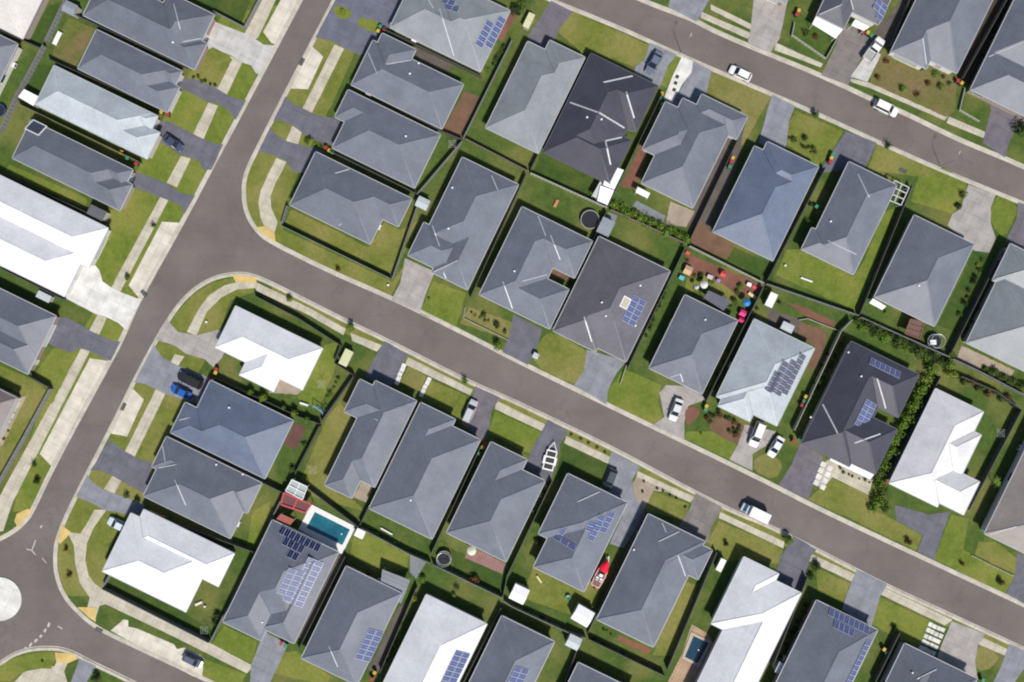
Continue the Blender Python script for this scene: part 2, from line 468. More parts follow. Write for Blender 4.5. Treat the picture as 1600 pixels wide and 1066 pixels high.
    def opening(A, B, n, t, w, z0, z1, name, panel):
        L = math.hypot(B[0] - A[0], B[1] - A[1]); ux, uy = (B[0] - A[0]) / L, (B[1] - A[1]) / L
        c = (A[0] + ux * L * t, A[1] + uy * L * t)
        M = Matrix((W(ux, uy, 0) - W(0, 0, 0), W(n[0], n[1], 0) - W(0, 0, 0), Vector((0, 0, 1)))).transposed().to_4x4()
        M.translation = W(c[0], c[1], 0) - org
        f = MB(); q = .07
        for x in ((-w / 2, w / 2, z0, z0 + q), (-w / 2, w / 2, z1 - q, z1), (-w / 2, -w / 2 + q, z0 + q, z1 - q), (w / 2 - q, w / 2, z0 + q, z1 - q)): f.box(x[0], x[1], -.05, .06, x[2], x[3], 0, M)
        f.box(-w / 2 + q, w / 2 - q, -.05, .025, z0 + q, z1 - q, 1, M)
        f.build(name, [M_FRAME, panel], root)
    fr = sorted([e for e in edges if e[3][0] * FR[0] + e[3][1] * FR[1] > .9], key=lambda e: -e[0])
    done = set()
    if fr:
        L, A, B, n = fr[0]
        if L > 5.6: opening(A, B, n, .5 if L < 8 else 3.2 / L, 4.8, LAND + .02, 2.35, 'garage_door', M_GDOOR)
        if L > 8.4: opening(A, B, n, (L - 1.8) / L, 2.2, 1.0, 2.2, 'window', M_GLASS)
        if len(fr) > 1 and fr[1][0] > 2.4: opening(*fr[1][1:], .5, 1.1, LAND + .02, 2.25, 'front_door', M_GDOOR)
        done = {0}
    k = 0
    for e in sorted(edges, key=lambda e: -e[0]):
        if e in fr or e[0] < 4 or k > 2: continue
        opening(e[1], e[2], e[3], .5, 1.8, 1.0, 2.2, 'window', M_GLASS); k += 1
    # split-system condenser on a side wall
    sides = [e for e in edges if e not in fr and e[0] > 5]
    if sides and seed % 3:
        rg = random.Random(seed); L, A, B, n = rg.choice(sides); t = rg.uniform(.2, .8)
        c = (A[0] + (B[0] - A[0]) * t + n[0] * .28, A[1] + (B[1] - A[1]) * t + n[1] * .28)
        M = Matrix((W((B[0] - A[0]) / L, (B[1] - A[1]) / L, 0), W(n[0], n[1], 0), Vector((0, 0, 1)))).transposed().to_4x4(); M.translation = W(c[0], c[1], LAND) - org
        cb = MB(); cb.box(-.5, .5, -.18, .18, .08, .85, 0, M); cb.box(-.3, .3, .185, .2, .2, .75, 1, M); cb.build('air_conditioner', [M_FRAME, M_GUTD], root)
    h = House(); h.R = R; h.nick = nick; h.root = root
    HOUSES[key] = h
    return h

M_HATCH = mat('skylight_glass', (.05, .06, .085), .12, .6)
M_BEIGE = mat('beige_sheet', (.42, .38, .31), .7, .2)
house('h1', 'cream roofed house', 'cream roofed house cut off by the top left corner of the photo', 'cream', '00', [(145, 250, 'B', 560, 720)], 'w')
house('h2', 'left edge grey house', 'sliver of a grey hipped house at the left edge below the cream roof', 'grey', '00', [(118, 272, 'R', 560, 480)], '-u')
house('h3', 'wide concrete driveway house', 'long grey roofed house at the top beside the widest pale concrete driveway', 'grey', '00', [(510, 98, 'L', 747, 300), (1345, 90, 'R', 330, 378), (1216, 440, 'B', 240, 190)], 'u',
      [('00', [(1085, 25), (1125, 185)]), ('00', [(1140, 262), (1290, 235)])], vents=[('00', 1080, 265)], tint=.88)
house('h4', 'house above pale blue roof', 'grey hipped house between the wide concrete driveway house and the pale blue roof', 'grey', '00', [(600, 178, 'T', 560, 281), (1150, 430, 'R', 300, 120), (1045, 712, 'B', 300, 190)], 'u', [])
house('h5', 'pale blue roofed house', 'long pale blue roofed house with a small white awning at its back', 'pale', '00', [(335, 402, 'T', 690, 281), (1003, 702, 'R', 300, 130), (915, 1010, 'B', 330, 205)], 'u', tint=1.)
house('h6', 'house with roof skylight', 'dark grey hipped house with a square outlined skylight near its back corner', 'grey', '00', [(190, 742, 'T', 660, 275), (68, 988, 'L', 250, 250), (830, 1072, 'R', 300, 120), (757, 1306, 'B', 300, 175)], 'u', hatch=('00', 225, 798, 1.5, 1.3, M_HATCH), tint=.9)
house('h7', 'huge white house', 'huge bright white roofed house at the left edge with a white driveway', 'white', '10', [(682, 355, 'R', 900, 290), (405, 792, 'B', 800, 330)], 'u')
house('h8', 'house under huge white house', 'grey hipped house at the left edge just below the huge white house', 'grey', '10', [(357, 903, 'R', 640, 300), (192, 1283, 'B', 600, 240)], 'u', tint=.92)
house('h9', 'brown left edge house', 'purplish brown roofed house cut off by the left edge inside a long fence', 'umber', '20', [(112, 348, 'R', 400, 480)], 'u')
house('h10', 'top solar house', 'light grey house at the top with two small solar arrays and white walls', 'light', '01', [(1592, 65, 'R', 460, 432), (838, 153, 'L', 520, 330)], '-u', [('01', [(1145, 55), (1235, 350)]), ('01', [(1075, 0), (1105, 50)])],
      pv=[('01', 1180, 8, 4, 1, 'b'), ('01', 1205, 48, 4, 1, 'b'), ('01', 1530, 125, 1, 6, 'b'), ('01', 1455, 150, 1, 5, 'b')], wall='w', tint=1.12)
house('h11', 'house with brown rear soil', 'grey hipped house with bare brown soil along its back wall', 'grey', '01', [(1302, 525, 'R', 640, 320), (785, 200, 'T', 245, 330)], '-u', [('01', [(700, 330), (755, 460)]), ('01', [(815, 402), (985, 372)])], vents=[('01', 960, 460), ('01', 1015, 395)])  # second traced strip paints the sunlit hip face of the wing
house('h12', 'twin driveway house', 'grey hipped house with two dark driveways beside it, second above the junction corner', 'grey', '01', [(572, 553, 'T', 652, 200), (985, 1178, 'B', 576, 390)], '-u', [], vents=[('01', 935, 850)])
house('h13', 'junction corner house', 'grey house with jagged roofline inside the curved footpath at the junction corner', 'grey', '11', [(980, 172, 'R', 641, 205), (715, 465, 'B', 569, 380)], '-u', [('11', [(480, 360), (535, 330)]), ('11', [(495, 15), (600, -15)])], tint=.96)
house('h14', 'long house by junction house', 'long grey hipped house with pale grey driveway next to the junction corner house', 'grey', '11', [(1645, 84, 'R', 401, 570), (1312, 745, 'B', 250, 600), (940, 530, 'L', 310, 240)], 'w', [('11', [(1470, 30), (1510, 125)]), ('11', [(1100, 340), (1145, 470)]), ('11', [(1110, 630), (1258, 560)]), ('11', [(1170, 635), (1195, 690)])], vents=[('11', 1225, 105), ('11', 1200, 360)])
house('h15', 'pale grey long house', 'long pale grey house with slate faces behind a rounded front lawn', 'light', '02', [(-172, 800, 'L', 376, 611), (160, 976, 'B', 255, 690)], '-w', [], tint=1.05)
house('h16', 'dark zigzag house', 'near black house with white zigzag flashings and a white patio cover behind', 'dark', '02', [(490, 325, 'T', 478, 330), (215, 940, 'L', 400, 674), (620, 1165, 'B', 479, 320)], '-w',
      [('02', [(362, 640), (545, 705), (715, 808)]), ('02', [(712, 575), (762, 738)]), ('02', [(720, 850), (583, 880), (615, 1030)]), ('02', [(570, 515), (752, 475)])], vents=[('02', 468, 732), ('02', 558, 745)], gut='d', tint=1.15)
house('h17', 'house by white patio cover', 'grey house between two brown side paths, right of the near black zigzag house', 'grey', '02', [(1130, 1306, 'B', 368, 600), (955, 628, 'T', 320, 340), (1478, 725, 'R', 330, 170)], '-w', [])
house('h18', 'top edge red trim house', 'sliver of a grey house with red brick trim at the top edge', 'light', '03', [(112, 34, 'B', 400, 300)], 'w')
house('h19', 'white walled top house', 'dark roofed house with white front walls and porch at the top edge', 'char', '03', [(690, 162, 'B', 300, 500), (475, 188, 'B', 200, 520)], 'w', [('03', [(515, 0), (545, 108)]), ('03', [(320, 92), (460, 30)])], pv=[('03', 690, 15, 2, 3, 'b')], wall='w', tint=.9)
house('h20', 'top house with scruffy lawn', 'grey house at the top behind the scruffy brown and green front lawn', 'grey', '03', [(1180, 465, 'B', 440, 900), (990, 437, 'B', 235, 880)], 'w', [('03', [(965, 240), (990, 420)])], wall='w', tint=.97)
house('h21', 'top right corner house', 'grey house cut off by the top right corner with red brick front edge', 'grey', '03', [(1255, 562, 'L', 700, 300), (1372, 345, 'L', 600, 820)], 'w', [('03', [(1375, 355), (1597, 262)])], tint=1.)
house('h22', 'blue roofed house', 'blue grey roofed house with brown paving around its lower left corner', 'blue', '12', [(1245, 382, 'L', 427, 605), (1905, -36, 'R', 350, 300)], '-w', [], tint=1.05)
house('h23', 'house with square lawn', 'grey house above a square fenced lawn with a white pergola at its side', 'grey', '13', [(535, 655, 'B', 345, 632), (205, 482, 'L', 374, 150)], '-w', [('13', [(560, 20), (630, 165)]), ('13', [(370, 435), (550, 522)])], vents=[('13', 390, 315)])
house('h24', 'house with white awning', 'grey house with a small white awning at its lower left corner', 'grey', '13', [(655, 790, 'L', 428, 580), (1292, 482, 'R', 300, 200), (905, 240, 'T', 275, 260)], '-w', [], vents=[('13', 940, 715)])
house('h25', 'right edge grey blue house', 'large grey blue house cut off by the right edge beside a narrow planted passage', 'light', '13', [(1230, 1076, 'L', 620, 500), (1393, 685, 'L', 520, 265)], '-w', [('13', [(1392, 683), (1597, 622)])], tint=1.08)  # the traced strip paints a sunlit hip face in pale colour
house('h26', 'house with courtyard notch', 'grey house with a brown courtyard notch and white flashings, below the big trampoline', 'grey', '12', [(60, 217, 'T', 500, 268), (-212, 775, 'L', 350, 624), (252, 975, 'B', 505, 262)], 'w', [('12', [(150, 250), (210, 405)]), ('12', [(240, 400), (300, 555)]), ('12', [(268, 635), (62, 690)]), ('11', [(1540, 690), (1600, 860)])], vents=[('12', 15, 625)])
house('h27', 'brown grey solar house', 'brown grey house with a beige roof hatch beside two short solar columns', 'brown', '12', [(540, 402, 'T', 505, 640), (255, 1005, 'L', 300, 600)], 'w', [('12', [(450, 910), (498, 1066)])], pv=[('12', 770, 800, 2, 5, 'b')], vents=[('12', 800, 715), ('12', 560, 820), ('12', 585, 905), ('12', 770, 965)], hatch=('12', 705, 822, .9, 1.1, M_BEIGE))
house('h28', 'toy garden house', 'grey house below the back garden scattered with colourful toys', 'grey', '12', [(1415, 932, 'R', 378, 520), (840, 1248, 'L', 290, 300)], 'w', [('12', [(935, 1306), (1050, 1267), (1072, 1335)])], vents=[('12', 1205, 928)])
house('h29', 'pale solar house', 'pale blue grey house with a large grid of solar panels on its right slope', 'pale', '22', [(1895, 40, 'R', 430, 549), (1278, 405, 'L', 230, 570)], 'w', [],
      pv=[('F', 205, 790, 1, 6, 'c'), ('F', 310, 775, 1, 7, 'c'), ('F', 425, 700, 1, 8, 'c'), ('F', 105, 920, 1, 4, 'c')], tint=.98)
house('h30', 'dark solar house', 'charcoal house with solar panels on two slopes and a white front awning', 'dark', '23', [(515, -10, 'T', 484, 310), (672, 832, 'B', 510, 320), (200, 636, 'L', 345, 715)], 'w', [('23', [(340, 390), (437, 577)]), ('23', [(680, 230), (715, 350), (747, 467)]), ('23', [(540, 632), (700, 575)])],
      pv=[('23', 668, 78, 6, 1, 'b'), ('23', 650, 128, 6, 1, 'b'), ('23', 620, 380, 2, 6, 'b')], vents=[('23', 580, 215), ('23', 265, 470), ('23', 500, 65)], gut='d', tint=1.15)
house('h31', 'pinkish white house', 'pinkish white stepped roof house right of the dense shrub row', 'pink', '23', [(1042, 285, 'T', 345, 670), (1338, 580, 'R', 380, 300), (1222, 1088, 'B', 440, 240)], 'w', [], wall='w', tint=1.05)
house('h32', 'mushroom right edge house', 'mushroom brown roofed house cut off by the right edge with a curved white path', 'mush', '33', [(1342, 142, 'L', 500, 800), (1592, 278, 'B', 210, 300)], 'w', [('33', [(1380, 145), (1550, 95)])], tint=.8)
house('h33', 'white junction house', 'small white stepped roof house inside the hedged corner below the junction', 'white', 'Z', [(506, 544, 'R', 154, 75), (428, 614, 'B', 62, 92)], '-u', wall='w')
house('h34', 'house by black car', 'blue grey hipped house behind the parked black car and blue car', 'blue', '20', [(1837, 490, 'R', 586, 414), (1050, 582, 'L', 640, 235)], '-u', [('20', [(1085, 497), (1185, 473)])], vents=[('20', 1430, 410)], tint=.98)
house('h35', 'house above white corner house', 'grey hipped house between the blue grey house and the white corner house by the roundabout', 'grey', '20', [(1642, 880, 'R', 674, 220), (1440, 1235, 'B', 615, 407)], '-u', [('20', [(1015, 650), (1032, 750)]), ('20', [(1090, 860), (1160, 1020)]), ('20', [(925, 800), (1105, 765)])], vents=[('20', 1350, 765), ('20', 1515, 825)], tint=.96)  # last traced strip is a sunlit hip face painted pale
house('h36', 'white roundabout corner house', 'white stepped roof house on the corner by the roundabout', 'white', '30', [(1470, 262, 'R', 640, 240), (1162, 636, 'B', 590, 416)], '-u', [])
house('h37', 'pool solar house', 'grey house covered with solar panels below the swimming pool with the white surround', 'grey', '31', [(100, 47, 'T', 446, 560), (-207, 697, 'L', 270, 720), (240, 833, 'B', 235, 640)], 'w', [],
      pv=[('D', 330, 712, 8, 1, 'a'), ('D', 375, 850, 4, 1, 'a'), ('D', 430, 1005, 2, 1, 'a'), ('31', 222, 372, 2, 6, 'd'), ('31', 345, 308, 2, 9, 'd')], vents=[('31', 40, 690)])
house('h38', 'house with flat patio roof', 'grey house with a flat grey patio roof at its upper right corner', 'grey', '31', [(560, 335, 'T', 398, 650), (655, 1090, 'B', 320, 420)], 'w', [('31', [(455, 840), (510, 970)])], pv=[('31', 720, 750, 2, 6, 'b')])
house('h39', 'white bottom solar house', 'white house at the bottom edge with one block of solar panels', 'white', '31', [(1060, 512, 'T', 432, 900)], 'w', [], pv=[('31', 1262, 885, 2, 9, 'b')])
house('h40', 'grey house at bottom edge', 'grey hipped house at the bottom edge right of the white bottom solar house', 'grey', '32', [(-67, 645, 'T', 378, 640)], 'w', [], pv=[('32', 35, 985, 2, 5, 'b')])
house('h41', 'sliver house at bottom edge', 'top of a grey house poking in at the bottom edge below the dark fences', 'grey', '32', [(410, 936, 'T', 420, 600)], 'w', [])
house('h42', 'white small pool house', 'white roofed house beside a small dark blue pool with tan paving', 'white', '32', [(1812, 508, 'R', 432, 430), (1790, 555, 'R', 350, 900), (1672, 388, 'R', 240, 300)], '-w', [], tint=.99)
house('h43', 'bright blue solar house', 'grey house near the bottom right with bright blue solar panels on two slopes', 'grey', '33', [(300, 547, 'T', 436, 700)], '-w', [], pv=[('33', 395, 632, 8, 1, 'b'), ('33', 425, 708, 4, 1, 'b'), ('33', 622, 820, 1, 9, 'b')])
house('h44', 'bottom right grey house', 'dark grey house at the bottom right edge beside white stepping slabs', 'grey', '33', [(850, 817, 'T', 300, 600), (1310, 1045, 'R', 400, 400)], '-w', [('33', [(930, 1045), (1050, 985)])], vents=[('33', 900, 1005)], tint=.85)
house('h46', 'narrow house by side lawn', 'narrow grey house with a long side lawn on its left', 'grey', '21', [(1010, 367, 'R', 298, 610), (420, 897, 'L', 200, 420), (645, 227, 'T', 372, 235)], '-w', [('21', [(740, 480), (760, 490)])], tint=1.0)
house('h47', 'house by silver car', 'grey house behind the silver car parked at the kerbside driveway', 'grey', '21', [(1407, 610, 'R', 448, 700), (1027, 373, 'T', 250, 400)], '-w', [], vents=[('31', 965, -70)])
house('h48', 'house by empty trailer', 'grey house with a pink paved patio behind and an empty trailer in front', 'grey', '22', [(215, 867, 'R', 423, 571), (-136, 617, 'T', 265, 622)], '-w', [])
house('h49', 'red boat house', 'grey house with scattered solar panels beside the red boat', 'grey', '32', [(345, -243, 'T', 425, 430), (432, 500, 'B', 340, 590)], '-w', [('22', [(405, 1000), (560, 930)])],
      pv=[('32', 615, 20, 1, 4, 'b'), ('32', 555, 40, 1, 5, 'b'), ('32', 495, 75, 1, 2, 'b'), ('32', 285, 165, 6, 1, 'b'), ('32', 315, 125, 4, 1, 'b')], vents=[('32', 760, 235)], tint=1.02)
house('h50', 'house with brick edging', 'grey house with a red brick strip along its lower end, right of the red boat', 'grey', '32', [(1257, 240, 'R', 470, 215), (540, 687, 'L', 383, 744)], '-w', [('32', [(1035, 275), (1088, 420)]), ('32', [(915, 188), (1058, 118)]), ('32', [(922, 40), (962, 130)])], vents=[('32', 760, 238)], tint=.97)  # middle traced strip paints the lit hip of the wing
# ------------------------------------------------------------------ ground, road, kerbs, paving
G_BASE = grass_mat('grass_mixed', (.060, .106, .026), (.102, .154, .034), (.178, .185, .058), .40, .1)
G_LUSH = grass_mat('grass_lush', (.126, .176, .030), (.190, .240, .044), (.240, .248, .060), .44)
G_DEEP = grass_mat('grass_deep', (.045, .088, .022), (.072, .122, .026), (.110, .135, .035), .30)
G_OLIVE = grass_mat('grass_olive', (.138, .166, .034), (.206, .232, .050), (.258, .242, .078), .50, .1)
G_DRY = grass_mat('grass_dry', (.175, .180, .046), (.225, .222, .070), (.265, .235, .095), .55, .2)
G_SCRUFF = grass_mat('grass_scruffy', (.100, .140, .030), (.185, .190, .055), (.225, .165, .085), .60, .4)
P = {'dark': paving_mat('concrete_charcoal', (.138, .138, .168)), 'mid': paving_mat('concrete_grey', (.235, .245, .280)), 'light': paving_mat('concrete_pale', (.50, .49, .475), 3.),
     'taupe': paving_mat('concrete_taupe', (.205, .185, .178)), 'warm': paving_mat('concrete_warm', (.36, .335, .32)), 'path': paving_mat('footpath_concrete', (.50, .46, .37), 1.5), 'bay': paving_mat('bay_concrete', (.62, .58, .49), 2.6, .2),
     'ramp': paving_mat('ramp_yellow', (.60, .44, .17), 0), 'white': paving_mat('concrete_white', (.68, .67, .64), 3., .15), 'plum': paving_mat('concrete_plum', (.155, .140, .165)), 'blue': paving_mat('concrete_slate', (.138, .146, .190), 3.),
     'soil': paving_mat('bare_soil', (.165, .095, .060), 0), 'red': paving_mat('red_earth', (.185, .085, .058), 0), 'deck': paving_mat('timber_deck', (.120, .060, .052), 0), 'gravel': paving_mat('side_gravel', (.115, .100, .085), 0),
     'pink': paving_mat('pink_pavers', (.285, .165, .150), .6), 'brick': paving_mat('brick_pavers', (.24, .10, .065), .45), 'tan': paving_mat('tan_pavers', (.44, .30, .20), .6), 'sand': paving_mat('sandy_gravel', (.34, .28, .22), 0), 'mud': paving_mat('dark_mud', (.060, .047, .034), 0),
     'slate': paving_mat('grey_slab', (.20, .215, .235), .0), 'deep': G_DEEP, 'lush': G_LUSH, 'olive': G_OLIVE, 'dry': G_DRY, 'scruff': G_SCRUFF}
M_KERB = paving_mat('kerb_concrete', (.50, .465, .40), 2.4, .35)
M_ASPH = asphalt_mat()
MARK = mat('road_paint', (.46, .44, .42), .8, .2, vary=.15, scale=6)

def struct(o, label, cat): return tag(o, label, cat, kind='structure')
def chaikin(p, n=1):
    for _ in range(n):
        q = []
        for i in range(len(p)):
            A, B = p[i], p[(i + 1) % len(p)]
            q += [(A[0] * .75 + B[0] * .25, A[1] * .75 + B[1] * .25), (A[0] * .25 + B[0] * .75, A[1] * .25 + B[1] * .75)]
        p = q
    return p
def rough(p, step, amp, rng):
    out = []
    for i in range(len(p)):
        A, B = p[i], p[(i + 1) % len(p)]; L = math.hypot(B[0] - A[0], B[1] - A[1]); n = max(1, int(L / step))
        for k in range(n):
            t = k / n; j = amp if k else 0
            out.append((A[0] + (B[0] - A[0]) * t + rng.uniform(-j, j), A[1] + (B[1] - A[1]) * t + rng.uniform(-j, j)))
    return out
def ngon(pts, z, mb, zlow=None):
    v = [Vector((x, -y, z)) for x, y in pts]
    bm = bmesh.new(); vs = [bm.verts.new(p) for p in v]; f = bm.faces.new(vs); f.normal_update()
    if f.normal.z < 0: f.normal_flip()
    r = bmesh.ops.triangulate(bm, faces=[f]); bm.verts.index_update()
    mb.add([q.co[:] for q in bm.verts], [[q.index for q in g.verts] for g in bm.faces]); bm.free()
    if zlow is not None:
        ar = sum(pts[i][0] * pts[(i + 1) % len(pts)][1] - pts[(i + 1) % len(pts)][0] * pts[i][1] for i in range(len(pts)))
        for i in range(len(pts)):
            A, B = pts[i], pts[(i + 1) % len(pts)]
            q = [(A[0], -A[1], zlow), (B[0], -B[1], zlow), (B[0], -B[1], z), (A[0], -A[1], z)]
            mb.face(q if ar < 0 else q[::-1])

b = MB(); b.face([(-900, -900, -.06), (900, -900, -.06), (900, 900, -.06), (-900, 900, -.06)])
struct(b.build('ground', G_BASE), 'green grassy ground sheet reaching past the edge of the suburb', 'ground')
b = MB(); b.face([(-150, -120, 0), (150, -120, 0), (150, 120, 0), (-150, 120, 0)])
struct(b.build('road', M_ASPH), 'brownish grey asphalt streets meeting at the junction and the roundabout', 'road')

def smooth_line(p, n=2):
    for _ in range(n):
        q = [p[0]]
        for i in range(len(p) - 1):
            A, B = p[i], p[i + 1]
            q += [(A[0] * .75 + B[0] * .25, A[1] * .75 + B[1] * .25), (A[0] * .25 + B[0] * .75, A[1] * .25 + B[1] * .75)]
        q.append(p[-1]); p = q
    return p
LR_R = [(592, -140), (522, 0), (460, 118), (400, 235), (383, 270), (379, 300), (384, 335), (403, 364), (425, 380), (520, 427), (613, 467), (655, 487), (750, 534), (800, 561), (1000, 658), (1199, 754), (1285, 799), (1600, 946), (1900, 1086)]
MID_L = [(1900, 1154), (1600, 1014), (1488, 962), (1383, 914), (1335, 889), (1200, 820), (1150, 801), (1085, 769), (955, 699), (850, 649), (800, 625), (733, 597), (610, 534), (548, 505), (473, 467), (425, 443), (400, 432), (380, 427), (352, 429), (326, 437), (296, 457), (270, 487), (240, 537), (208, 597), (173, 669), (118, 774), (93, 829), (85, 857), (86, 899), (100, 934), (123, 959), (150, 982), (213, 1012), (320, 1062), (700, 1250), (1330, 1560)]
LEFT_L = [(543, -140), (470, 0), (400, 132), (328, 267), (283, 352), (218, 467), (189, 534), (173, 564), (83, 729), (50, 801), (38, 817), (22, 831), (0, 843), (-60, 868), (-200, 915)]
BL = [(-200, 1120), (-60, 1062), (0, 1037), (20, 1022), (50, 1013), (88, 1012), (113, 1019), (140, 1034), (208, 1066), (600, 1266), (1230, 1580)]
TOP_L = [(1900, 440), (1600, 318), (1475, 267), (1380, 225), (1283, 180), (1200, 144), (1138, 118), (1050, 80), (985, 50), (900, 15), (861, 0), (560, -135)]
TOP_U = [(700, -135), (1000, 0), (1045, 17), (1085, 32), (1113, 48), (1200, 85), (1263, 110), (1325, 138), (1360, 155), (1405, 173), (1500, 220), (1570, 248), (1600, 262), (1900, 384)]
def block(name, line, close, label):
    ln = [gnd(q, LAND) for q in smooth_line(line)]
    cl = [gnd(q, LAND) for q in close]
    b = MB(); ngon(ln + cl, LAND, b, -.05)
    struct(b.build('lawn_ground', G_BASE), label, 'ground')
    return ln
lines = [
    block('a', LR_R, [(1900, 440)] + TOP_L[1:], 'grassy house block between the top street and the middle street'),
    block('b', MID_L, [(1900, 1560)], 'grassy house block below the middle street'),
    block('c', LEFT_L, [(-260, 900), (-260, -140)], 'grassy house block left of the left street'),
    block('e', BL, [(1230, 1700), (-200, 1700)], 'grassy corner block at the bottom left below the roundabout'),
    block('d', TOP_U, [(1900, -140)], 'grassy house block above the top street')]
lines[2].reverse(); lines[3].reverse()
lines[0:1] = [[gnd(q, LAND) for q in smooth_line(LR_R)], [gnd(q, LAND) for q in smooth_line(TOP_L)]]
KL = ['pale concrete kerb curving from the left street onto the upper side of the middle street', 'pale concrete kerb along the lower side of the top street', 'pale concrete kerb along the lower side of the middle street and round to the roundabout', 'pale concrete kerb along the left side of the left street', 'pale concrete kerb round the bottom left corner below the roundabout', 'pale concrete kerb along the upper side of the top street']
for ln, lab in zip(lines, KL):
    b = MB()
    def nrm(i):
        A, B = ln[max(0, i - 1)], ln[min(len(ln) - 1, i + 1)]; L = math.hypot(B[0] - A[0], B[1] - A[1]); return ((B[1] - A[1]) / L, -(B[0] - A[0]) / L)
    for sgn in (1,):
        w0, w1 = .06, .52
        # the land lies on the +normal side of every line as listed
        for i in range(len(ln) - 1):
            n0, n1 = nrm(i), nrm(i + 1); A, B = ln[i], ln[i + 1]
            def P3(q, n, w, z): return (q[0] + n[0] * w, -(q[1] + n[1] * w), z)
            b.face([P3(A, n0, -w0, .132), P3(B, n1, -w0, .132), P3(B, n1, w1, .136), P3(A, n0, w1, .136)][::-1])
            b.face([P3(A, n0, -w0, .132), P3(A, n0, -w0 - .03, 0), P3(B, n1, -w0 - .03, 0), P3(B, n1, -w0, .132)][::-1])
            b.face([P3(A, n0, -w0 - .03, .004), P3(A, n0, -w0 - .30, .006), P3(B, n1, -w0 - .30, .006), P3(B, n1, -w0 - .03, .004)][::-1])
    struct(b.build('kerb', M_KERB), lab, 'kerb')

# roundabout island
X, Y = gnd((0, 936), 0)
b = MB()
for rr, z in (((4.25, 0), (4.2, .13)),):
    pass
pts = [(X + 4.25 * math.cos(t * math.pi / 24), Y + 4.25 * math.sin(t * math.pi / 24)) for t in range(48)]
ngon(pts, .14, b, 0)
struct(b.build('roundabout_island', P['white']), 'round white concrete island of the roundabout', 'traffic island')
# give way dashes and small painted marks
def mark(tile, pts, w, label):
    b = MB()
    for p, q in pts:
        A, B = gnd(px(tile, *p)), gnd(px(tile, *q)); d = (B[0] - A[0], B[1] - A[1]); L = math.hypot(*d); n = (d[1] / L * w / 2, -d[0] / L * w / 2)
        b.face([(A[0] + n[0], -A[1] - n[1], .008), (A[0] - n[0], -A[1] + n[1], .008), (B[0] - n[0], -B[1] + n[1], .008), (B[0] + n[0], -B[1] - n[1], .008)])
    struct(b.build('road_marking', MARK), label, 'road marking')
mark('Q', [((618, 345), (600, 400)), ((572, 420), (555, 465)), ((522, 498), (498, 528)), ((465, 550), (432, 588)), ((398, 598), (368, 640)), ((325, 650), (312, 700))], .42, 'dashed white give way line beside the roundabout')
mark('Q', [((720, 392), (752, 402)), ((752, 402), (778, 424))], .22, 'short bent white arrow mark right of the give way line')
mark('30', [((222, 180), (200, 240)), ((165, 236), (198, 244)), ((198, 244), (222, 272))], .2, 'thin white forked arrow mark above the roundabout')
mark('30', [((262, 88), (252, 104))], .3, 'tiny white dash on the left street above the roundabout')
mark('30', [((262, 290), (290, 325))], .14, 'faint white scratch on asphalt right of the forked arrow')

PCOUNT = {}
def patch(kind, name, label, tile, pts, lift=0, soft=0, cat=None):
    rng = random.Random(len(PCOUNT) * 7 + 3)
    p = [gnd(px(tile, *q), LAND) for q in pts]
    if soft: p = chaikin(p, soft)
    g = kind in ('deep', 'lush', 'olive', 'dry', 'scruff', 'soil', 'red', 'gravel', 'mud', 'sand')
    p = rough(p, .55 if g else .9, .07 if g else .025, rng)
    n = len(PCOUNT); PCOUNT[n] = 1
    b = MB(); ngon(p, LAND + .005 + .0022 * lift * 8 + .00006 * n, b)
    return struct(b.build(name, P[kind]), label, cat or name.replace('_', ' '))
def many(kind, name, label, polys, lift=0, soft=0):
    b = MB(); rng = random.Random(len(PCOUNT) + 91); n = len(PCOUNT)
    for k, (tile, pts) in enumerate(polys):
        p = [gnd(px(tile, *q), LAND) for q in pts]
        if soft: p = chaikin(p, soft)
        PCOUNT[n + k] = 1
        ngon(rough(p, .9, .03, rng), LAND + .005 + .0022 * lift * 8 + .00006 * (n + k), b)
    return struct(b.build(name, P[kind]), label, name.replace('_', ' '))
N_ = lambda k: HOUSES[k].nick
D = lambda kind, hk, word, tile, pts, soft=0: patch(kind, 'driveway', '%s driveway of the %s' % (word, N_(hk)), tile, pts, 1, soft)

patch('lush', 'lawn', 'bright front lawns and verge along the left side of the left street', 'Z', [(350, 20), (465, 5), (396, 128), (324, 264), (280, 350), (214, 462), (186, 532), (170, 560), (80, 725), (46, 798), (20, 800), (60, 640), (150, 480), (110, 462), (165, 370), (215, 265), (258, 180), (300, 110), (335, 40)])
patch('olive', 'lawn', 'bright front lawns and curved verge on the right of the upper left street', 'Z', [(515, 20), (460, 124), (404, 236), (387, 272), (383, 302), (388, 335), (408, 360), (440, 384), (445, 320), (470, 260), (520, 160), (560, 70), (600, 0)])
patch('olive', 'lawn', 'bright front lawns and verges on the right of the lower left street', 'Z', [(400, 436), (372, 432), (330, 442), (300, 462), (275, 490), (245, 540), (212, 600), (178, 670), (122, 775), (98, 830), (90, 860), (92, 900), (105, 932), (160, 930), (170, 850), (225, 780), (265, 690), (300, 600), (340, 530), (360, 470), (400, 455)])
patch('olive', 'lawn', 'narrow green verge strip along the lower side of the middle street', 'Z', [(425, 447), (473, 471), (548, 509), (610, 538), (733, 601), (800, 629), (850, 653), (955, 703), (1085, 773), (1150, 805), (1200, 824), (1335, 893), (1488, 966), (1600, 1018), (1600, 1036), (1480, 980), (1330, 906), (1190, 836), (1080, 786), (950, 716), (845, 666), (730, 614), (600, 550), (540, 522), (470, 486), (425, 462)])
D('light', 'h3', 'wide pale concrete', 'A', [(250, 260), (660, 420), (790, 490), (900, 560), (1030, 570), (1010, 640), (850, 930), (800, 920), (740, 820), (620, 780), (500, 700), (380, 650), (260, 590), (180, 640), (200, 420)])
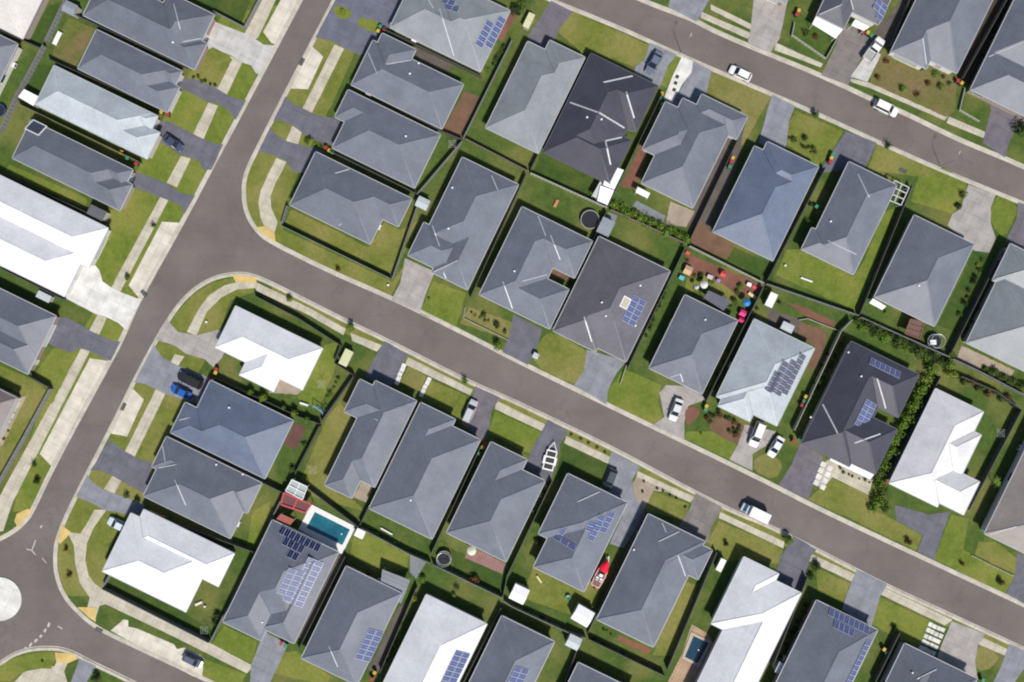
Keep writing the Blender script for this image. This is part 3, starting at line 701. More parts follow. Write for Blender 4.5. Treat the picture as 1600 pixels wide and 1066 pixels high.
D('dark', 'h4', 'narrow charcoal', '00', [(1130, 500), (1200, 490), (1350, 550), (1430, 600), (1500, 625), (1535, 625), (1470, 750), (1440, 700), (1350, 640), (1300, 640), (1170, 570), (1120, 560)])
D('dark', 'h5', 'charcoal car-parked', '00', [(960, 760), (1060, 760), (1210, 840), (1270, 870), (1350, 900), (1392, 900), (1320, 1060), (1270, 1060), (1240, 1000), (1180, 980), (1100, 960), (1080, 930), (1000, 890), (940, 880)])
D('dark', 'h6', 'charcoal', '10', [(800, 0), (890, 20), (1040, 80), (1110, 130), (1180, 150), (1218, 150), (1152, 270), (1130, 220), (1050, 180), (980, 160), (890, 120), (790, 105)])
D('white', 'h7', 'broad white concrete', '10', [(470, 600), (590, 585), (620, 620), (640, 690), (690, 725), (760, 760), (850, 795), (882, 800), (785, 992), (740, 950), (660, 910), (600, 895), (400, 790)])
D('dark', 'h8', 'charcoal flared', '20', [(340, -160), (430, -145), (560, -70), (620, -40), (700, -5), (752, 0), (690, 120), (640, 100), (560, 60), (500, 40), (440, 70), (340, 30), (290, 0)])
D('warm', 'h33', 'warm grey concrete', '20', [(975, -10), (1042, -140), (1110, -60), (1230, -40), (1370, -75), (1420, 10), (1385, 100), (1330, 160), (1280, 110), (1160, 75), (1100, 30), (1050, 10)])
D('mid', 'h34', 'slate grey', '20', [(960, 20), (1010, 95), (1110, 150), (1170, 170), (1330, 235), (1270, 400), (1110, 350), (1040, 330), (960, 290), (900, 262), (836, 255)])
D('dark', 'h35', 'charcoal', '20', [(685, 610), (730, 650), (790, 690), (860, 730), (950, 755), (920, 960), (760, 870), (690, 830), (620, 800), (565, 805)])
D('mid', 'h36', 'grey', '20', [(545, 830), (570, 870), (640, 920), (720, 950), (900, 1010), (890, 1110), (720, 1060), (650, 1050), (600, 1020), (540, 990), (475, 968)])
D('mid', 'h37', 'slate', '31', [(50, 750), (200, 830), (90, 1066), (-40, 1120), (-30, 960)])
D('blue', 'h11', 'huge slate blue', '01', [(495, 0), (560, -120), (930, -60), (880, 100), (790, 220), (700, 340), (650, 345), (550, 300), (480, 260), (420, 245), (370, 235)])
D('dark', 'h12', 'upper charcoal', '01', [(185, 600), (220, 640), (300, 680), (370, 715), (490, 740), (560, 780), (490, 910), (380, 880), (290, 830), (220, 780), (150, 750), (108, 755)])
D('dark', 'h13', 'charcoal', '01', [(90, 790), (110, 830), (190, 880), (260, 900), (420, 940), (380, 1090), (240, 1076), (180, 1000), (110, 970), (50, 950), (10, 955)])
D('plum', 'h15', 'plum grey', '02', [(245, 5), (380, 75), (290, 190), (270, 250), (220, 310), (90, 240)])
D('mid', 'h16', 'plain grey', '02', [(860, 265), (1030, 340), (980, 400), (920, 550), (760, 470), (770, 415), (830, 370)])
D('mid', 'h17', 'slate grey tapering', '02', [(1130, 380), (1245, 440), (1210, 590), (1160, 660), (1130, 720), (1000, 650), (1070, 530)])
patch('white', 'paving', 'strip of whitish pavers between two grey driveways by the near black zigzag house', '02', [(1060, 355), (1130, 385), (1120, 450), (1060, 530), (1000, 645), (945, 620), (1000, 480)], 2)
D('mid', 'h18', 'light blue grey', '02', [(990, -30), (1245, -30), (1190, 70), (1150, 135), (975, 45)])
patch('warm', 'driveway', 'broad worn concrete driveway at the top edge left of the white walls', '02', [(1510, -30), (1720, 0), (1670, 240), (1612, 330), (1470, 275), (1490, 170)], 1)
D('taupe', 'h19', 'wide brownish', '03', [(470, 160), (620, 190), (660, 240), (560, 400), (500, 532), (330, 470), (420, 290)])
patch('light', 'parking_slab', 'pale concrete slab behind the white pickup', '03', [(660, 320), (705, 340), (620, 512), (515, 480), (590, 370)], 1)
patch('gravel', 'side_lane', 'grey gravel lane beside the white pickup', '03', [(690, 160), (850, -20), (900, -20), (820, 130), (745, 290), (655, 225)], 1)
D('plum', 'h21', 'plum brown', '03', [(1380, 640), (1620, 710), (1510, 870), (1478, 985), (1340, 890), (1360, 800), (1390, 690)])
D('mid', 'h22', 'pale grey', '03', [(25, 590), (170, 660), (130, 760), (115, 900), (90, 960), (-60, 890)])
D('dark', 'h23', 'charcoal', '03', [(485, 820), (680, 890), (600, 1060), (420, 1070), (310, 1080), (400, 950)])
D('warm', 'h24', 'stained concrete', '13', [(1250, 85), (1420, 150), (1390, 230), (1390, 330), (1420, 420), (1380, 510), (1290, 500), (1120, 340), (1150, 270), (1200, 240)])
D('plum', 'h25', 'plum', '13', [(1560, 195), (1640, 220), (1640, 500), (1480, 440), (1550, 300)])
D('warm', 'h14', 'pale speckled', '11', [(930, 545), (1115, 630), (1070, 740), (1022, 885), (845, 805), (900, 700), (910, 650)])
D('dark', 'h26', 'charcoal', '22', [(10, -170), (190, -75), (160, 20), (100, 145), (-60, 65), (-20, -30)])
D('mid', 'h27', 'grey flared', '22', [(465, 50), (715, 120), (650, 200), (600, 300), (590, 392), (385, 272), (450, 180)])
D('warm', 'h28', 'pale grey', '22', [(920, 320), (960, 270), (1110, 280), (1215, 360), (1100, 400), (1075, 500), (1075, 615), (875, 520), (950, 470)])
D('warm', 'h29', 'two-car grey', '22', [(1440, 515), (1650, 560), (1600, 640), (1500, 700), (1500, 805), (1355, 735), (1410, 640)])
D('plum', 'h30', 'plum grey', '23', [(200, 630), (345, 715), (310, 830), (250, 985), (65, 895), (150, 760)])
patch('path', 'paving', 'beige pavers below the white front awning of the dark solar house', '23', [(380, 735), (660, 850), (625, 955), (400, 845), (340, 915), (285, 885), (340, 760)], 2)
D('dark', 'h31', 'charcoal', '33', [(790, -40), (1000, 20), (1140, 0), (1090, 130), (1035, 305), (930, 250), (968, 150), (800, 55)])
D('dark', 'h32', 'charcoal', '33', [(1550, 265), (1660, 280), (1660, 610), (1485, 515), (1540, 400), (1550, 320)])
D('dark', 'h46', 'charcoal', '21', [(800, -5), (950, 80), (920, 130), (870, 255), (800, 300), (680, 220), (730, 120)])
D('plum', 'h47', 'plum grey', '21', [(1365, 278), (1525, 350), (1470, 430), (1450, 560), (1420, 620), (1280, 510), (1340, 400)])
D('dark', 'h48', 'charcoal', '22', [(225, 485), (350, 560), (300, 640), (270, 800), (215, 890), (80, 780), (130, 660)])
D('mid', 'h49', 'long slate', '22', [(620, 685), (800, 780), (750, 860), (760, 950), (830, 1066), (700, 1290), (610, 1260), (690, 1080), (550, 910), (600, 790)])
D('taupe', 'h50', 'brownish concrete', '22', [(1145, 945), (1312, 1030), (1240, 1160), (1220, 1260), (1040, 1150), (1110, 1040)])
D('dark', 'h42', 'charcoal', '33', [(165, 160), (302, 240), (260, 290), (225, 490), (190, 515), (40, 420), (80, 280)])
D('mid', 'h43', 'blotchy slate', '33', [(555, 365), (742, 458), (700, 530), (640, 730), (460, 610), (520, 440)])
D('warm', 'h44', 'pale concrete', '33', [(1145, 685), (1355, 765), (1310, 830), (1290, 930), (1310, 1050), (1050, 960), (1060, 890)])
patch('mid', 'driveway', 'slate driveway in the bottom right corner of the photo', '33', [(1505, 825), (1660, 895), (1500, 1120), (1400, 1080), (1460, 950)], 1)
patch('mid', 'driveway', 'slate driveway at the bottom left beside the yellow ramp', '30', [(495, 920), (600, 965), (520, 1100), (430, 1100)], 1)

many('path', 'footpath', 'beige concrete footpath strips along the left side of the left street', [
    ('A', [(880, -60), (1075, -60), (830, 470), (790, 490), (660, 420)]), ('00', [(1440, 350), (1510, 392), (1415, 592), (1345, 555)]), ('00', [(1300, 640), (1360, 660), (1270, 868), (1205, 835)]), ('00', [(1130, 975), (1190, 990), (1105, 1170), (1040, 1140)]),
    ('10', [(1000, 165), (1050, 185), (750, 757), (695, 725)]), ('10', [(610, 895), (665, 915), (620, 1022), (555, 1000)]), ('20', [(510, 35), (560, 60), (80, 1000), (20, 1180), (-80, 1200), (0, 960)])])
many('bay', 'parking_bay', 'long pale concrete parking bays on the left side of the left street', [
    ('A', [(1120, -20), (1358, -40), (1062, 560), (995, 540), (890, 400)]), ('10', [(1010, 318), (1128, 325), (870, 795), (803, 715)]), ('20', [(560, 103), (682, 122), (330, 785), (248, 700)])])
many('path', 'footpath', 'beige concrete footpath strips along the right side of the left street', [
    ('01', [(490, 278), (550, 303), (345, 712), (288, 682)]), ('01', [(225, 788), (290, 810), (262, 905), (188, 880)]), ('01', [(125, 985), (190, 1010), (150, 1085), (90, 1060)]),
    ('11', [(95, -20), (175, -20), (120, 80), (90, 160), (95, 230), (135, 320), (115, 390), (55, 350), (30, 300), (15, 200), (30, 120)]),
    ('20', [(1090, 78), (1150, 92), (1110, 152), (1063, 130)]), ('20', [(975, 292), (1035, 318), (840, 718), (778, 688)]), ('20', [(700, 838), (760, 860), (712, 952), (648, 918)])])
many('bay', 'parking_bay', 'short angled pale parking bays on the right side of the left street', [('01', [(345, 285), (420, 355), (325, 557), (198, 552)]), ('20', [(818, 283), (897, 360), (792, 592), (688, 572)])])
many('path', 'footpath', 'curved footpath round the corner above the roundabout and along the bottom street', [
    ('30', [(590, -10), (665, -10), (580, 110), (542, 200), (532, 300), (552, 400), (590, 450), (640, 490), (1310, 822), (1580, 965), (1540, 1012), (1100, 790), (660, 580), (620, 590), (590, 690), (545, 600), (560, 540), (500, 450), (470, 330), (460, 210), (420, 130), (500, 140), (552, 60)])])
many('bay', 'parking_bay', 'pale parking bay along the bottom street with a car in it', [('30', [(770, 675), (800, 680), (800, 720), (850, 730), (1085, 830), (1105, 860), (1150, 850), (1240, 890), (1275, 920), (1262, 1035), (1200, 1028), (690, 745)])])
many('path', 'footpath', 'curved footpath outside the hedged white junction house', [
    ('10', [(1165, 1005), (1230, 880), (1300, 780), (1400, 715), (1500, 690), (1597, 690), (1597, 730), (1480, 740), (1380, 790), (1290, 880), (1225, 1030)]),
    ('11', [(0, 695), (330, 855), (560, 985), (545, 1025), (320, 895), (0, 750)]), ('21', [(590, -55), (785, 22), (755, 62), (600, -5)])])
many('path', 'footpath', 'beige footpath strips along the lower side of the middle street', [
    ('21', [(950, 98), (1352, 298), (1335, 335), (930, 142)]), ('21', [(1500, 368), (1830, 530), (1812, 572), (1490, 420)]), ('22', [(340, 588), (612, 718), (600, 762), (325, 632)]), ('22', [(785, 808), (1140, 970), (1112, 1002), (775, 852)]),
    ('32', [(1300, 5), (1700, 190), (1692, 232), (1290, 42)]), ('33', [(275, 268), (547, 398), (530, 442), (258, 312)]), ('33', [(728, 478), (1152, 678), (1102, 712), (708, 522)]), ('33', [(1330, 783), (1492, 860), (1480, 902), (1308, 827)])])
many('path', 'footpath', 'worn footpath strips along the upper side of the top street', [
    ('02', [(1240, 28), (1522, 165), (1502, 192), (1240, 62)]), ('02', [(1180, 73), (1492, 208), (1470, 242), (1178, 112)]), ('03', [(50, 268), (342, 398), (330, 422), (38, 312)]), ('03', [(510, 488), (640, 518), (1122, 728), (1102, 752), (640, 552), (518, 512)]), ('03', [(1130, 728), (1362, 828), (1342, 862), (1113, 767)])])
many('path', 'footpath', 'curved footpath round the bottom left corner', [('30', [(60, 1100), (150, 1000), (230, 985), (340, 965), (372, 900), (425, 940), (400, 1000), (430, 1100)])])
RL = ['beside the roundabout near the white corner house', 'at the bottom street end of the curved footpath', 'on the bottom left corner', 'left of the roundabout approach', 'above the hedged white junction house', 'at the junction corner house']
for lab, tl, pts in zip(RL, ['30', '30', '30', '30', '10', '11'], [[(388, 85), (445, 132), (375, 205), (358, 170)], [(482, 598), (600, 600), (597, 692), (552, 660)], [(342, 880), (450, 888), (492, 918), (425, 948), (352, 942)], [(105, 15), (172, -15), (205, -5), (112, 102), (90, 62)], [(1448, 648), (1600, 662), (1600, 700), (1470, 695)], [(0, 352), (62, 345), (117, 392), (122, 448), (60, 410)]]):
    patch('ramp', 'kerb_ramp', 'yellow pedestrian kerb ramp %s' % lab, tl, pts, 2)

# yards: lawns, bare soil, decks, paved courts
L_ = lambda kind, lab, tile, pts, name='lawn', lift=0, soft=0: patch(kind, name, lab, tile, pts, lift, soft, 'garden bed' if name in ('garden_soil',) else None)
L_('olive', 'large rounded front lawn between the plum driveway and the parked grey car', '02', [(370, 62), (560, 150), (855, 285), (845, 365), (760, 415), (500, 325), (440, 330), (285, 200)])
L_('dry', 'yellowing front lawn above the house by white patio cover', '02', [(1250, 435), (1620, 590), (1440, 910), (1380, 860), (1470, 720), (1180, 600)])
L_('lush', 'small lawn strip between the parked grey car and the white pavers', '02', [(1020, 340), (1060, 355), (1000, 480), (960, 550), (915, 520)])
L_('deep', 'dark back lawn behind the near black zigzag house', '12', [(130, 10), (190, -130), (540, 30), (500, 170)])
L_('scruff', 'scruffy weedy front lawn at the top right', '03', [(640, 480), (720, 300), (1180, 480), (1170, 690), (1110, 730), (640, 520)])
L_('olive', 'sunny patch of front lawn below the top street by the blue roofed house', '03', [(170, 690), (470, 820), (390, 960), (320, 1040), (120, 900), (120, 790)])
L_('lush', 'bright front lawn right of the charcoal driveway at the top right', '13', [(940, 30), (1100, -20), (1240, 70), (1230, 140), (1190, 200), (1150, 270), (890, 190)])
L_('lush', 'leaf shaped green lawn between two top right driveways', '13', [(1420, 165), (1460, 155), (1560, 215), (1540, 300), (1475, 420), (1400, 350), (1385, 260)], soft=1)
L_('olive', 'strip of lawn along the street side of the long house', '03', [(680, 890), (1050, 1050), (1150, 1090), (1240, 1140), (1000, 1110), (620, 1060)])
L_('lush', 'square sunny back lawn fenced below the house with square lawn', '13', [(120, 490), (205, 490), (535, 660), (600, 560), (720, 260), (790, 230), (560, 880), (50, 650)])
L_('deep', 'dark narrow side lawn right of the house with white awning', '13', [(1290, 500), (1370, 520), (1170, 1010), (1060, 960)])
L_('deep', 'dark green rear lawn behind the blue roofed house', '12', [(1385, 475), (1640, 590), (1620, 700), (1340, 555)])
L_('lush', 'bright front lawn of the long house by junction house', '11', [(1105, 690), (1310, 760), (1250, 980), (1022, 890)])
L_('olive', 'fenced lawn inside the junction corner house yard', '11', [(220, 240), (470, 360), (700, 480), (800, 320), (900, 370), (1030, 300), (860, 650), (180, 330)])
L_('olive', 'long roadside lawn strip outside the junction corner fence', '11', [(130, 350), (850, 690), (930, 590), (840, 790), (500, 640), (130, 440)])
L_('dry', 'dry fenced front lawn of the house with courtyard notch', '11', [(1330, 850), (1700, 980), (1640, 1080), (1270, 950)])
L_('olive', 'rounded front lawn between the charcoal driveway and grey flared driveway', '22', [(170, -10), (240, -70), (460, 50), (470, 90), (430, 240), (380, 268), (115, 140)], soft=1)
L_('lush', 'bright green front lawn of the toy garden house', '22', [(700, 170), (930, 270), (910, 370), (940, 470), (880, 515), (590, 380), (600, 300)])
L_('lush', 'green front lawn of the pale solar house', '22', [(1090, 560), (1250, 560), (1400, 640), (1400, 700), (1350, 735), (1080, 605)])
L_('dry', 'pale rounded lawn beside the two-car grey driveway', '22', [(1510, 730), (1600, 690), (1700, 760), (1640, 870), (1500, 805)], soft=1)
L_('olive', 'sunlit front lawn of the dark solar house', '23', [(390, 850), (620, 950), (640, 1090), (450, 1080), (250, 985)])
L_('olive', 'front lawn strip below the pinkish white house driveway', '33', [(400, -20), (640, -20), (800, 60), (960, 150), (925, 245), (600, 90)])
L_('lush', 'green lawn right of the pinkish white house driveway', '33', [(1140, 20), (1250, 50), (1220, 240), (1540, 400), (1480, 515), (1035, 300)])
L_('olive', 'small fenced lawn below the mushroom right edge house', '33', [(1310, 190), (1420, 190), (1560, 300), (1540, 390), (1290, 270)])
L_('lush', 'side lawn right of the white junction house', '21', [(430, 20), (530, 0), (490, 180), (400, 400), (280, 400), (260, 340)])
L_('olive', 'long side lawn left of the narrow house', '21', [(520, 380), (620, 500), (420, 890), (620, 1000), (680, 1060), (330, 960), (280, 860), (440, 480)])
L_('dry', 'small dry front lawn between pale pavers and steps', '21', [(950, 150), (1065, 215), (1020, 310), (900, 250)])
L_('olive', 'front lawn behind the silver car', '21', [(1090, 240), (1320, 340), (1270, 480), (1040, 350)])
L_('lush', 'front lawn right of the silver car driveway', '21', [(1490, 430), (1810, 580), (1710, 700), (1600, 650), (1450, 570)])
L_('deep', 'dark green front lawn beside the empty trailer', '22', [(320, 640), (600, 760), (560, 900), (340, 810), (270, 870)])
L_('sand', 'sandy gravel bed with tiny plants beside the long slate driveway', '22', [(775, 845), (1000, 940), (880, 930), (820, 1060), (760, 950), (755, 880)], 'garden_soil', 1)
L_('olive', 'round edged lawn beside the sandy gravel bed', '22', [(870, 930), (1100, 1010), (1100, 1060), (1060, 1110), (830, 1060)])
L_('olive', 'front lawn of the white small pool house', '32', [(1290, 60), (1597, 190), (1690, 240), (1660, 330), (1500, 300), (1350, 310), (1220, 190)])
L_('olive', 'small lawn between charcoal and blotchy slate driveways', '33', [(300, 350), (510, 450), (470, 570), (310, 500)])
L_('lush', 'green lawn between blotchy slate driveway and white stepping slabs', '33', [(700, 540), (1030, 690), (970, 840), (840, 800), (690, 730), (640, 700)])
L_('dry', 'rounded lawn beside the bottom right pale driveway', '33', [(1310, 830), (1450, 890), (1400, 980), (1310, 1000), (1285, 920)], soft=1)
L_('lush', 'bright lawn outside the pool solar house by the bottom street', '30', [(1400, 715), (1600, 810), (1580, 960), (1320, 825)])
L_('lush', 'green lawn beside the parked bay car', '30', [(1270, 920), (1540, 1015), (1500, 1080), (1330, 1080), (1262, 1035)])
L_('lush', 'green lawn beside the slate driveway at the bottom edge', '31', [(170, 880), (260, 870), (460, 1030), (440, 1090), (110, 1010)])
L_('lush', 'bright back lawn right of the swimming pool', '31', [(610, 160), (700, 130), (960, 260), (940, 360), (740, 380), (590, 260)])
L_('olive', 'backyard lawn beside the red boat', '32', [(130, 350), (430, 500), (540, 330), (600, 300), (520, 600), (380, 650), (60, 540)])
L_('olive', 'long side lawn right of the house with brick edging', '32', [(1080, 440), (1160, 460), (1010, 900), (880, 900), (900, 830)])
L_('deep', 'dark back lawn behind the house by empty trailer', 'E', [(500, 200), (700, 300), (1150, 560), (1230, 620), (1160, 790), (560, 500)])
L_('lush', 'bright rectangular lawn behind the huge white house driveway', '10', [(680, 360), (840, 420), (700, 720), (640, 680), (610, 580)])
L_('lush', 'front lawn above the long parking bay', '10', [(870, 120), (985, 165), (840, 420), (690, 350), (670, 240), (770, 240)])
L_('lush', 'lawn left of the lower parking bay', '20', [(340, 35), (440, 70), (490, 60), (320, 400), (290, 280), (200, 220)])
L_('olive', 'fenced side lawn of the brown left edge house', '20', [(0, 150), (200, 235), (290, 300), (0, 820), (0, 650), (150, 340), (0, 260)])
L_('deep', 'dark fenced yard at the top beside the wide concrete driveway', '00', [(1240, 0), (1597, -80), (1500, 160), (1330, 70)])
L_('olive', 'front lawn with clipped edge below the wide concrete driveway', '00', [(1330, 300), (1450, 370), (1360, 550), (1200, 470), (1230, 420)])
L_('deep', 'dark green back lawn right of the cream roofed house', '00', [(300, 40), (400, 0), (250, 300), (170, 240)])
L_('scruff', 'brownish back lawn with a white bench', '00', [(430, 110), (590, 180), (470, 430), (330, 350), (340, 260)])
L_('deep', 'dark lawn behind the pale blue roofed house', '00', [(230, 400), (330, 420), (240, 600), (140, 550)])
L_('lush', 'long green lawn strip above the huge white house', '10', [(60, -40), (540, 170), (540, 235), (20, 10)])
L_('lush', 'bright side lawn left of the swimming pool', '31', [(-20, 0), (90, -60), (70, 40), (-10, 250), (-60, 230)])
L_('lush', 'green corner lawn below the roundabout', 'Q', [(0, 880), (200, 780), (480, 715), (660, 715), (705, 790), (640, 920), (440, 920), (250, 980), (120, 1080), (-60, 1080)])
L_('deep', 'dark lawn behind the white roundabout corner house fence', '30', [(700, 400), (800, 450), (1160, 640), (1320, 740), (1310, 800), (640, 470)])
L_('lush', 'lawn island in the huge slate blue driveway near the kerb', '01', [(480, 40), (530, 35), (600, 70), (590, 110), (540, 125), (490, 90)], lift=2, soft=1)
L_('lush', 'lawn island in the huge slate blue driveway near the bins', '01', [(650, 110), (760, 130), (780, 180), (740, 210), (640, 165), (630, 130)], lift=2, soft=1)
L_('soil', 'bare brown soil along the back wall of the house with brown rear soil', '01', [(1300, 570), (1395, 605), (1280, 865), (1165, 815)], 'garden_soil')
L_('gravel', 'brown timber pergola strip beside the top solar house', '01', [(1005, 300), (1235, 400), (1190, 455), (985, 362)], 'garden_soil', 1)
L_('red', 'red earth side path between the near black zigzag house and its neighbour', 'B', [(830, -80), (950, -80), (735, 530), (555, 490)], 'garden_soil')
L_('gravel', 'long brown side path right of the house by white patio cover', '12', [(1290, -150), (1460, -330), (1400, 0), (1250, 350), (1120, 430), (1100, 330)], 'garden_soil')
L_('soil', 'brown paved corner left of the blue roofed house', '12', [(1150, 290), (1235, 375), (1385, 460), (1340, 552), (1100, 450)], 'garden_soil', 1)
L_('red', 'red mulch strip right of the top solar house', '01', [(1590, 60), (1640, 60), (1540, 260), (1490, 230)], 'garden_soil')
L_('deck', 'dark red timber deck behind the house by black car', '21', [(240, 505), (315, 540), (250, 672), (172, 640)], 'deck')
L_('pink', 'pink paved patio behind the house by empty trailer', 'E', [(720, 235), (860, 235), (1200, 400), (1160, 535), (690, 335)], 'patio')
L_('brick', 'red brick strip below the house with brick edging', '32', [(670, 775), (870, 860), (850, 892), (655, 802)], 'patio')
L_('tan', 'tan paved surround of the small dark pool', '32', [(1120, 705), (1215, 760), (1260, 830), (1150, 1090), (960, 1090), (1060, 890)], 'patio')
L_('red', 'red earth garden bed strewn with toys', 'C', [(200, 215), (1150, 610), (1040, 770), (700, 720), (460, 640), (230, 520), (110, 380)], 'garden_soil')
L_('olive', 'grassy middle of the toy strewn garden', 'C', [(180, 520), (420, 470), (700, 640), (860, 800), (720, 840), (480, 660), (160, 700)], lift=2)
L_('soil', 'bare orange soil behind the pale solar house', 'F', [(400, 260), (700, 370), (745, 470), (600, 860), (500, 850), (590, 570), (370, 440)], 'garden_soil')
L_('gravel', 'dark gravel yard behind the pale solar house', 'F', [(0, 90), (420, 240), (350, 440), (0, 290)], 'garden_soil')
L_('red', 'red soil bed by the rear fence of the pale solar house', 'F', [(230, 20), (400, 60), (860, 270), (800, 320), (480, 200)], 'garden_soil')
L_('soil', 'brown rock bed in the front garden of the pale solar house', '22', [(1240, 450), (1450, 520), (1410, 640), (1330, 610), (1230, 540)], 'garden_soil', 1)
L_('red', 'teardrop of rusty mulch by the parked silver car', 'J', [(310, 350), (400, 270), (500, 310), (510, 380), (410, 480), (345, 520)], 'garden_soil', 2, 1)
L_('mud', 'dark muddy strip between the two top right houses', '03', [(1390, -20), (1520, -20), (1340, 400), (1280, 560), (1180, 470)], 'garden_soil')
L_('soil', 'brown courtyard of the house with courtyard notch', '12', [(230, 570), (330, 545), (440, 590), (410, 680), (300, 680), (210, 640)], 'garden_soil')
L_('slate', 'grey slab behind the brown grey solar house', '12', [(560, 330), (600, 260), (660, 280), (600, 410), (530, 400)], 'patio')
L_('sand', 'sandy bare patch behind the house by white patio cover', 'B', [(1180, 680), (1480, 800), (1380, 1000), (1120, 960)], 'garden_soil')
L_('slate', 'grey paving slab strip behind the house by white patio cover', 'B', [(760, 670), (1120, 860), (1080, 960), (700, 740)], 'patio')
L_('slate', 'small grey side slab by the pool solar house', '31', [(960, 270), (1060, 320), (1000, 420), (960, 380)], 'patio')
L_('gravel', 'brown side path right of the pool solar house', '31', [(500, 240), (560, 300), (300, 800), (240, 780)], 'garden_soil')
L_('gravel', 'brown side path right of the house with flat patio roof', '31', [(890, 600), (950, 570), (770, 1000), (700, 990)], 'garden_soil')
L_('sand', 'beige patio beside the narrow house by side lawn', '21', [(660, 870), (730, 905), (690, 1005), (610, 970)], 'patio')
L_('sand', 'beige patio under the right edge grey blue house', 'G', [(820, 480), (1480, 790), (1440, 860), (1090, 720), (1040, 780), (760, 640)], 'patio')
L_('sand', 'beige forecourt under the white junction house', '21', [(100, 240), (160, 220), (300, 290), (260, 330), (80, 320)], 'patio')
L_('sand', 'narrow garden strip with brown edging by the brown left edge house', '20', [(112, 340), (165, 340), (20, 640), (0, 660), (0, 560)], 'garden_soil')
L_('red', 'red shrub bed along the huge white house wall', '10', [(690, 350), (640, 500), (550, 610), (540, 580)], 'garden_soil')
# white stepping slabs with dark joints
def slabs(tile, P00, P10, P01, n, m, half, label, kind='white'):
    b = MB(); rng = random.Random(n * 7 + m)
    for i in range(n):
        for j in range(m):
            u, v = i / max(1, n - 1), j / max(1, m - 1)
            A = px(tile, P00[0] + (P10[0] - P00[0]) * u + (P01[0] - P00[0]) * v + rng.uniform(-2, 2), P00[1] + (P10[1] - P00[1]) * u + (P01[1] - P00[1]) * v + rng.uniform(-2, 2)); X, Y = gnd(A, LAND); a, q = ab(X, Y)
            v4 = [W(a + s * half, q + t * half, LAND + .09) for s, t in ((-1, -1), (1, -1), (1, 1), (-1, 1))]; l = [Vector((p.x, p.y, LAND)) for p in v4]
            b.face(v4[::-1]); [b.face([l[k], l[(k + 1) % 4], v4[(k + 1) % 4], v4[k]]) for k in range(4)]
    struct(b.build('stepping_slabs', P[kind]), label, 'paving')
slabs('33', (1012, 705), (1090, 740), (955, 850), 4, 5, .40, 'grid of white stepping slabs in front of the bottom right grey house')
slabs('23', (345, 765), (385, 790), (300, 880), 2, 4, .50, 'pale stepping slabs left of the beige pavers by the dark solar house')
slabs('21', (922, 150), (922, 150), (880, 255), 1, 5, .42, 'line of pale stepping slabs beside the narrow house charcoal driveway')
slabs('21', (1080, 235), (1080, 235), (1032, 330), 1, 5, .40, 'line of pale stepping slabs between the two small front lawns')
slabs('02', (1030, 480), (1030, 480), (1010, 560), 1, 3, .33, 'dark planter squares set in the whitish paver strip', 'mud')
# ------------------------------------------------------------------ fences
FM = {'g': mat('fence_grey', (.20, .205, .21), .6, .3), 'l': mat('fence_pale', (.40, .39, .35), .6, .3), 'd': mat('fence_charcoal', (.085, .085, .09), .6, .3), 'b': mat('fence_brown', (.20, .165, .13), .6, .3)}
def fence(label, pts, col='g', hgt=1.65, tile='Z', name='fence'):
    P0 = [gnd(px(tile, *q), LAND + hgt * .6) for q in pts]
    cx = sum(p[0] for p in P0) / len(P0); cy = sum(p[1] for p in P0) / len(P0)
    org = Vector((cx, -cy, LAND))
    root = empty(name, org, label=label, cat='fence')
    pn, rl = MB(), MB()
    for i in range(len(P0) - 1):
        A, B = Vector((P0[i][0], -P0[i][1], 0)), Vector((P0[i + 1][0], -P0[i + 1][1], 0)); L = (B - A).length; d = (B - A) / L; n = Vector((-d.y, d.x, 0))
        if i: A = A + d * .06; L -= .06
        N = max(2, int(L / .38)); 
        prof = [(A + d * (L * k / N) + n * (.028 if k % 2 else -.028)) for k in range(N + 1)]
        for k in range(N):
            p, q = prof[k], prof[k + 1]; e = n * .012
            lo, hi = Vector((0, 0, 0.02 + LAND)), Vector((0, 0, hgt + LAND - .07))
            v = [p - e + lo, q - e + lo, q + e + lo, p + e + lo, p - e + hi, q - e + hi, q + e + hi, p + e + hi]
            pn.add(v, [(0, 1, 5, 4), (2, 3, 7, 6), (4, 5, 6, 7)])
        M = Matrix((d, n, Vector((0, 0, 1)))).transposed().to_4x4(); M.translation = A
        rl.box(0, L, -.05, .05, LAND + hgt - .07, LAND + hgt, 0, M)
        K = max(1, int(L / 2.4))
        for k in range(K + 1): pn.box(L * k / K - .035, L * k / K + .035, -.045, .045, LAND, LAND + hgt - .075, 0, M)
    pn.build('panel', FM[col], root, off=org); rl.build('top_rail', FM[col], root, off=org)
    return root
def between(k1, k2, pts, col='g', **k): return fence('%s fence between %s and %s' % ({'g': 'grey', 'l': 'pale', 'd': 'charcoal', 'b': 'brown'}[col], N_(k1), N_(k2)), pts, col, **k)
between('h11', 'h15', [(724, 217), (800, 64)], 'g'); between('h12', 'h11', [(548, 133), (690, 206), (722, 219)], 'd'); between('h10', 'h11', [(600, 47), (752, 121)], 'd')
between('h12', 'h13', [(516, 237), (650, 303)], 'd'); between('h12', 'h14', [(722, 222), (652, 304)], 'g'); between('h13', 'h14', [(656, 312), (613, 437)], 'g')
fence('grey fence along the street side of the junction corner house lawn', [(611, 436), (440, 353), (449, 322)], 'g')
between('h15', 'h16', [(914, 92), (829, 266)], 'd'); between('h16', 'h17', [(1034, 148), (952, 318)], 'd'); between('h17', 'h22', [(1166, 190), (1076, 378)], 'd')
between('h22', 'h23', [(1289, 262), (1198, 438)], 'd'); between('h23', 'h24', [(1424, 290), (1342, 491)], 'd'); between('h24', 'h25', [(1566, 388), (1484, 552)], 'd')
